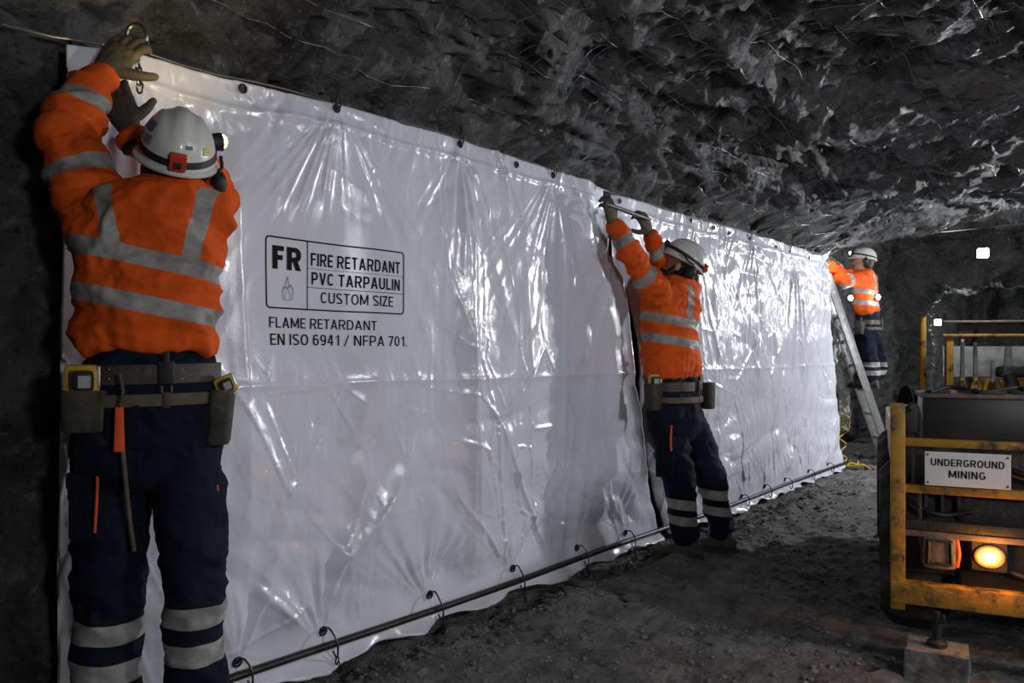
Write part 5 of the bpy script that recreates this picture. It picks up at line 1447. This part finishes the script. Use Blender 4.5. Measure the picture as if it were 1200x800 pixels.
mbox('body', (1.55, 0.35, 0.78), (0.55, 0.6, 0.24), M['yellow'], 0.02)
mbox('cylinder_block', (0.92, 0.1, 0.93), (0.55, 0.25, 0.14), M['machine_dark'], 0.05)
MB().tube([(0.66, -0.15, 0.60), (0.70, -0.15, 0.80), (0.64, -0.15, 0.92)], [0.09, 0.07, 0.06], 16).build('control_column', M['black'], mc)
for x, z0, z1, w_, m in ((0.25, 0.75, 1.34, 0.05, 'pale_panel'), (0.40, 0.72, 1.30, 0.055, 'pale_panel'), (0.78, 0.95, 1.25, 0.10, 'pale_panel'), (0.60, 0.80, 1.08, 0.05, 'pale_panel'), (1.02, 1.12, 1.22, 0.035, 'alu')):
    MB().box((x, 0.15, (z0 + z1) / 2), (w_, 0.05, z1 - z0), 0.01, taper=0.7).build('canopy_strut', M[m], mc)
for k, x in enumerate((0.22, 0.30, 0.38, 0.45)):
    MB().tube([(x, 0.0, 0.62), (x + 0.02, 0.02, 0.74), (x + (0.05 if k % 2 else -0.03), 0.0, 0.84)], 0.022, 8, sub=3).build('hydraulic_hose', M['yellow'], mc)
mbox('rear_panel', (1.1, 1.1, 1.05), (1.5, 0.04, 0.42), M['pale_panel'], 0.01)
for x in (0.15, 1.85):
    for y in (0.2, 1.6):
        MB().tube([(x - 0.12, y, 0.34), (x + 0.12, y, 0.34)], 0.36, 28).tube([(x - 0.13, y, 0.34), (x + 0.13, y, 0.34)], 0.17, 20).build('wheel', M['tyre'], mc)
# yellow prop standing at the mouth of the arch
pb = at(1081, 520, 9.9); pb[2] = fz(pb[0], pb[1])
pr = thing('roof_prop', 'yellow steel prop standing against the rock at the arch mouth', 'prop', pb)
hh = at(1081, 368, 9.9)[2] - pb[2]
MB().tube([(0, 0, 0.01), (0, 0, hh * 0.55)], 0.052, 16).build('outer_tube', M['yellow'], pr)
MB().tube([(0, 0, hh * 0.55), (0, 0, hh)], 0.042, 16).build('inner_tube', M['yellow'], pr)
MB().box((0, 0, 0.01), (0.16, 0.16, 0.02), 0.003).build('base_plate', M['machine_dark'], pr)
MB().box((0, 0, hh), (0.14, 0.14, 0.02), 0.003).build('head_plate', M['machine_dark'], pr)

# ------------------------------------------------------------------ small things by the tarpaulin end
# pale crumpled plastic hanging on the rock beyond the sheet
n1, n2_ = 24, 70
top = at(983, 368, 8.7); bot = at(992, 505, 8.75)
S, H_ = np.meshgrid(np.linspace(-1, 1, n1), np.linspace(0, 1, n2_))
Q = np.stack([S.ravel() * 1.4, H_.ravel() * 7, np.zeros(S.size)], -1)
wd = 0.13 * (0.6 + 0.6 * np.abs(pnoise(np.stack([H_.ravel() * 4, np.zeros(S.size), np.zeros(S.size)], -1)))) * (0.55 + 0.45 * np.sin(math.pi * np.clip(H_.ravel() * 0.9 + 0.1, 0, 1)))
P = top[None] + (bot - top)[None] * H_.ravel()[:, None] + np.outer(S.ravel() * wd, RT)
P += np.outer(0.05 * fbm(Q * 1.6, 3, mode='b') + 0.03 * pnoise(Q), -FW)
idx = np.arange(n1 * n2_).reshape(n2_, n1)
F = np.stack([idx[:-1, :-1], idx[:-1, 1:], idx[1:, 1:], idx[1:, :-1]], -1).reshape(-1, 4)
o = link('plastic_strip', P, F, M['pale_plastic']); o.modifiers.new('t', 'SOLIDIFY').thickness = 0.003
tag(o, 'pale crumpled plastic strip hanging down the rock beside the ladder', 'plastic')
# yellow rope tangle
P = []
rr = np.random.default_rng(8)
c0 = at(988, 470, 8.45)
for k in range(16): P.append(c0 - UPV * (0.045 * k) + RT * (0.05 * math.sin(k * 1.9)) + FW * 0.04 * math.cos(k * 2.3))
e = P[-1].copy()
for k in range(22):
    a = k * 0.9
    q = np.array([e[0] + 0.10 * math.cos(a) + 0.012 * k - 0.02, e[1] + 0.10 * math.sin(a) - 0.01 * k, 0]); q[2] = fz(q[0], q[1]) + 0.02 + 0.02 * (k % 3)
    P.append(q)
tag(MB().tube(P, 0.009, 7, sub=5).build('rope', M['rope_yellow']), 'tangled yellow rope hanging and coiled on the dirt by the tarpaulin end', 'rope')

# roof bolts with plates, and the welded wire mesh under the roof
SH = SHELL
def roof_hit(u, v):
    d = at(u, v, 1.0) - np.array([0, 0, CH]); d = unit(d); o_ = np.array([0, 0, CH])
    best = None
    G = SH.reshape(-1, 3); rel = G - o_; tt = rel @ d; dist = np.linalg.norm(rel - np.outer(tt, d), axis=1)
    ok = (tt > 0.8) & (dist < 0.035)
    if not ok.any(): ok = dist < dist.min() + 1e-3
    return o_ + d * tt[ok].min(), d
for u, v, lb in ((645, 51, 'square grey roof bolt plate on the rock above the printed tarpaulin'),):
    p, d = roof_hit(u, v)
    r = thing('roof_bolt', lb, 'bolt', p - UPV * 0.02 - d * 0.06)
    r.rotation_euler = Vector(unit(d * 0.75 + UPV * 0.65)).to_track_quat('Z', 'X').to_euler()
    MB().box((0, 0, 0), (0.105, 0.105, 0.008), 0.003, [[0.9, 0.435, 0], [-0.62, 0.785, 0], [0, 0, 1]]).build('plate', M['concrete'], r)
    MB().tube([(0, 0, 0.0), (0, 0, -0.02)], [0.03, 0.018], 16).build('dome', M['stone'], r)
    MB().tube([(0, 0, -0.015), (0, 0, -0.055)], 0.012, 6).build('bolt_end', M['dark_steel'], r)
# mesh: the roof grid, resampled and pulled a little below the rock
ny, npf = SH.shape[:2]
ycol = SH[:, 0, 1]
def smooth1(G, it):
    for _ in range(it):
        G = G.copy()
        G[1:-1] = (G[:-2] + G[1:-1] * 2 + G[2:]) / 4
        G[:, 1:-1] = (G[:, :-2] + G[:, 1:-1] * 2 + G[:, 2:]) / 4
    return G
iy0 = int(np.searchsorted(ycol, 1.2)); iy1 = int(np.searchsorted(ycol, 8.8)); ix0, ix1 = 118, 300
sub = SH[iy0:iy1, ix0:ix1]
G = smooth1(sub, 12)
G[..., 2] = np.minimum(G[..., 2] - 0.012, sub[..., 2] - 0.004)
mbw = MB()
rw = np.random.default_rng(2)
def ribbon(line):
    k0 = 0
    while k0 < len(line) - 3:
        n_ = int(rw.integers(3, 16))
        if rw.random() < 0.55: mbw.tube(line[k0:k0 + n_ + 1], 0.0013, 3)
        k0 += n_
for i in range(0, G.shape[0], 4):
    ribbon(G[i, ::2] + rw.normal(size=(len(G[i, ::2]), 3)) * 0.003)
for j in range(0, G.shape[1], 6):
    ribbon(G[::3, j] + rw.normal(size=(len(G[::3, j]), 3)) * 0.003)
o = mbw.build('wire_mesh', M['wire'], sharp=False)
tag(o, 'fine welded wire mesh stretched under the rock roof', 'mesh', kind='stuff')

# ------------------------------------------------------------------ stones
def stone_mesh(seed, sub=2):
    bm = bmesh.new(); bmesh.ops.create_icosphere(bm, subdivisions=sub, radius=1)
    V = np.array([v.co[:] for v in bm.verts]); F = [tuple(v.index for v in f.verts) for f in bm.faces]; bm.free()
    r_ = np.random.default_rng(seed)
    for _ in range(7):
        n = unit(r_.normal(size=3)); d = 0.55 + 0.3 * r_.random()
        k = np.maximum(V @ n - d, 0); V = V - np.outer(k, n)
    V += 0.08 * np.stack([pnoise(V * 2.3 + seed), pnoise(V * 2.3 + seed + 9), pnoise(V * 2.3 + seed + 19)], -1)
    return V * np.array([1, 0.8, 0.6]), F
kinds = []
for k in range(6):
    V, F = stone_mesh(k + 1)
    me = bpy.data.meshes.new('rock'); me.from_pydata(V.tolist(), [], F)
    me.materials.append(M['pale_stone'] if k == 5 else M['stone']); kinds.append(me)
rr = np.random.default_rng(21)
def rock(x, y, r, k):
    o = bpy.data.objects.new('rock', kinds[k]); COL.objects.link(o)
    o.scale = (r, r * (0.8 + 0.4 * rr.random()), r * (0.8 + 0.4 * rr.random()))
    o.rotation_euler = (0, 0, rr.random() * 6.3)
    o.location = (x, y, fz(x, y) + r * 0.22)
    return o
for i in range(110):
    y = 1.3 + 6.6 * rr.random() ** 1.2
    x = float(tarp_x(y)) + 0.13 + abs(rr.normal()) * 0.16
    if (abs(y - 4.1) < 0.35 and x < -1.8) or x > -1.5: continue
    tag(rock(x, y, 0.016 + 0.034 * rr.random() ** 2.0, int(rr.integers(0, 6))), 'small loose rock in the rubble along the tarpaulin foot', 'rock', 'rocks along the tarpaulin foot')
for i in range(70):
    t = 2.6 + 5.5 * rr.random(); u = 500 + 560 * rr.random()
    p = at(u, HOR, t)
    if p[0] < -2.1 or p[0] > -0.2: continue
    if np.linalg.norm(p[:2] - v0[:2]) < 0.55: continue
    tag(rock(p[0], p[1], 0.012 + 0.022 * rr.random() ** 2, int(rr.integers(0, 6))), 'small loose rock lying on the open dirt road', 'rock', 'rocks on the open dirt')
for i in range(16):
    y = 8.4 + 1.6 * rr.random(); x = -2.75 + 0.6 * rr.random()
    if np.linalg.norm(np.array([x, y]) - lad_a[:2]) < 0.35 or np.linalg.norm(np.array([x, y]) - (lad_a + lad_w)[:2]) < 0.3: continue
    tag(rock(x, y, 0.04 + 0.05 * rr.random(), int(rr.integers(0, 6))), 'rough rock heaped at the wall foot by the ladder', 'rock', 'rocks behind the ladder')
# gravel: far too many to count
gv, gf, off = [], [], 0
Vs = [stone_mesh(40 + k, 1) for k in range(5)]
N_ = 9000
tt = 2.2 + 6.5 * rr.random(N_) ** 1.3; uu = 200 + 950 * rr.random(N_)
P = np.array([at(u, HOR, t) for u, t in zip(uu, tt)])
P2 = np.stack([tarp_x(1 + 7 * rr.random(3500)) + 0.05 + np.abs(rr.normal(size=3500)) * 0.25, np.zeros(3500), np.zeros(3500)], -1); P2[:, 1] = 1 + 7 * rr.random(3500)
P = np.vstack([P, P2]); P = P[(P[:, 0] > tarp_x(P[:, 1]) + 0.04) & (P[:, 0] < 0.8)]
lv = (P - v0) @ np.stack([VB, VA], -1)
P = P[~((lv[:, 0] > -0.16) & (lv[:, 1] > 0.1)) & (np.linalg.norm(P[:, :2] - jb[:2], axis=1) > 0.17)]
for an in (A(806, 628, 4.42) - RT * 0.05, A(846, 620, 4.58) - RT * 0.05, A(125, 880, t0), A(230, 880, t0)):
    P = P[np.linalg.norm(P[:, :2] - an[:2], axis=1) > 0.2]
zz = floor_z(P[:, 0], P[:, 1])
for i in range(len(P)):
    V, F = Vs[i % 5]
    r = 0.004 + 0.014 * rr.random() ** 3
    a = rr.random() * 6.3; ca, sa = math.cos(a), math.sin(a)
    W_ = V * r; W_ = np.stack([W_[:, 0] * ca - W_[:, 1] * sa, W_[:, 0] * sa + W_[:, 1] * ca, W_[:, 2]], -1) + np.array([P[i, 0], P[i, 1], zz[i] + r * 0.2])
    gv.append(W_); gf.append(np.array(F) + off); off += len(V)
o = link('gravel', np.vstack(gv), np.vstack(gf), M['stone'], smooth=False)
tag(o, 'fine broken gravel strewn over the dirt floor', 'gravel', kind='stuff')

# ------------------------------------------------------------------ light of the small lamps people carry
def glow(name, p, target, energy, col, par, base, ang=80, size=0.02):
    o = lamp_light(name, 'SPOT', p, energy, col, size, target, angle=ang, blend=0.8)
    o.parent = par; o.location = Vector(p) - Vector(base)
    return o
glow('cap_lamp_beam', at(240, 118, 2.14), at(190, -30, 2.45), 3.5, (1.0, 0.72, 0.30), p1, b1, 100)
glow('cap_lamp_beam', hc2 + F2 * 0.19 + U2 * 0.10, at(730, 245, 4.3), 4, (0.8, 0.92, 1.0), p2, b2, 70)
glow('cap_lamp_beam', hc3 + F3 * 0.20 + U3 * 0.10, at(966, 310, 8.35), 8, (1.0, 0.95, 0.8), p3, b3, 90)
for u, v, t in ((997, 349, 8.52), (1029, 348, 8.60)):
    p = B3(u, v, t)
    m_ = MB().box(p + FW * 0.02, (0.05, 0.03, 0.07), 0.008, [RT, FW, UPV])
    k_ = m_.build('vest_lamp', M['black'], p3, b3)
    q_ = MB().ell(p, (RT * 0.026, UPV * 0.030, FW * 0.014), 14, 8)
    o = q_.build('vest_lamp_lens', M['head_on'], k_, None, label='lit bluish white lens'); o.data.transform(Matrix.Translation([-x for x in b3]))
    l_ = lamp_light('vest_lamp_glow', 'POINT', p - FW * 0.08, 1.2, (0.75, 0.9, 1.0), 0.03); l_.parent = p3; l_.location = Vector(p - FW * 0.08) - Vector(b3)
cl = at(966, 300, 8.22)
c_ = thing('clip_lamp', 'small bright lamp clipped at the top end corner of the unprinted tarpaulin', 'lamp', cl)
MB().box((0, 0, 0.035), (0.04, 0.04, 0.04), 0.008).build('clip', M['black'], c_)
MB().ell((0, 0, 0), ((0.034, 0, 0), (0, 0.034, 0), (0, 0, 0.034)), 16, 10).build('bulb', M['lamp_on'], c_, label='glowing white bulb')
lamp_light('clip_lamp_glow', 'POINT', Vector(cl) + Vector((0.10, -0.06, -0.05)), 5, (0.95, 0.97, 1.0), 0.03, parent=c_)
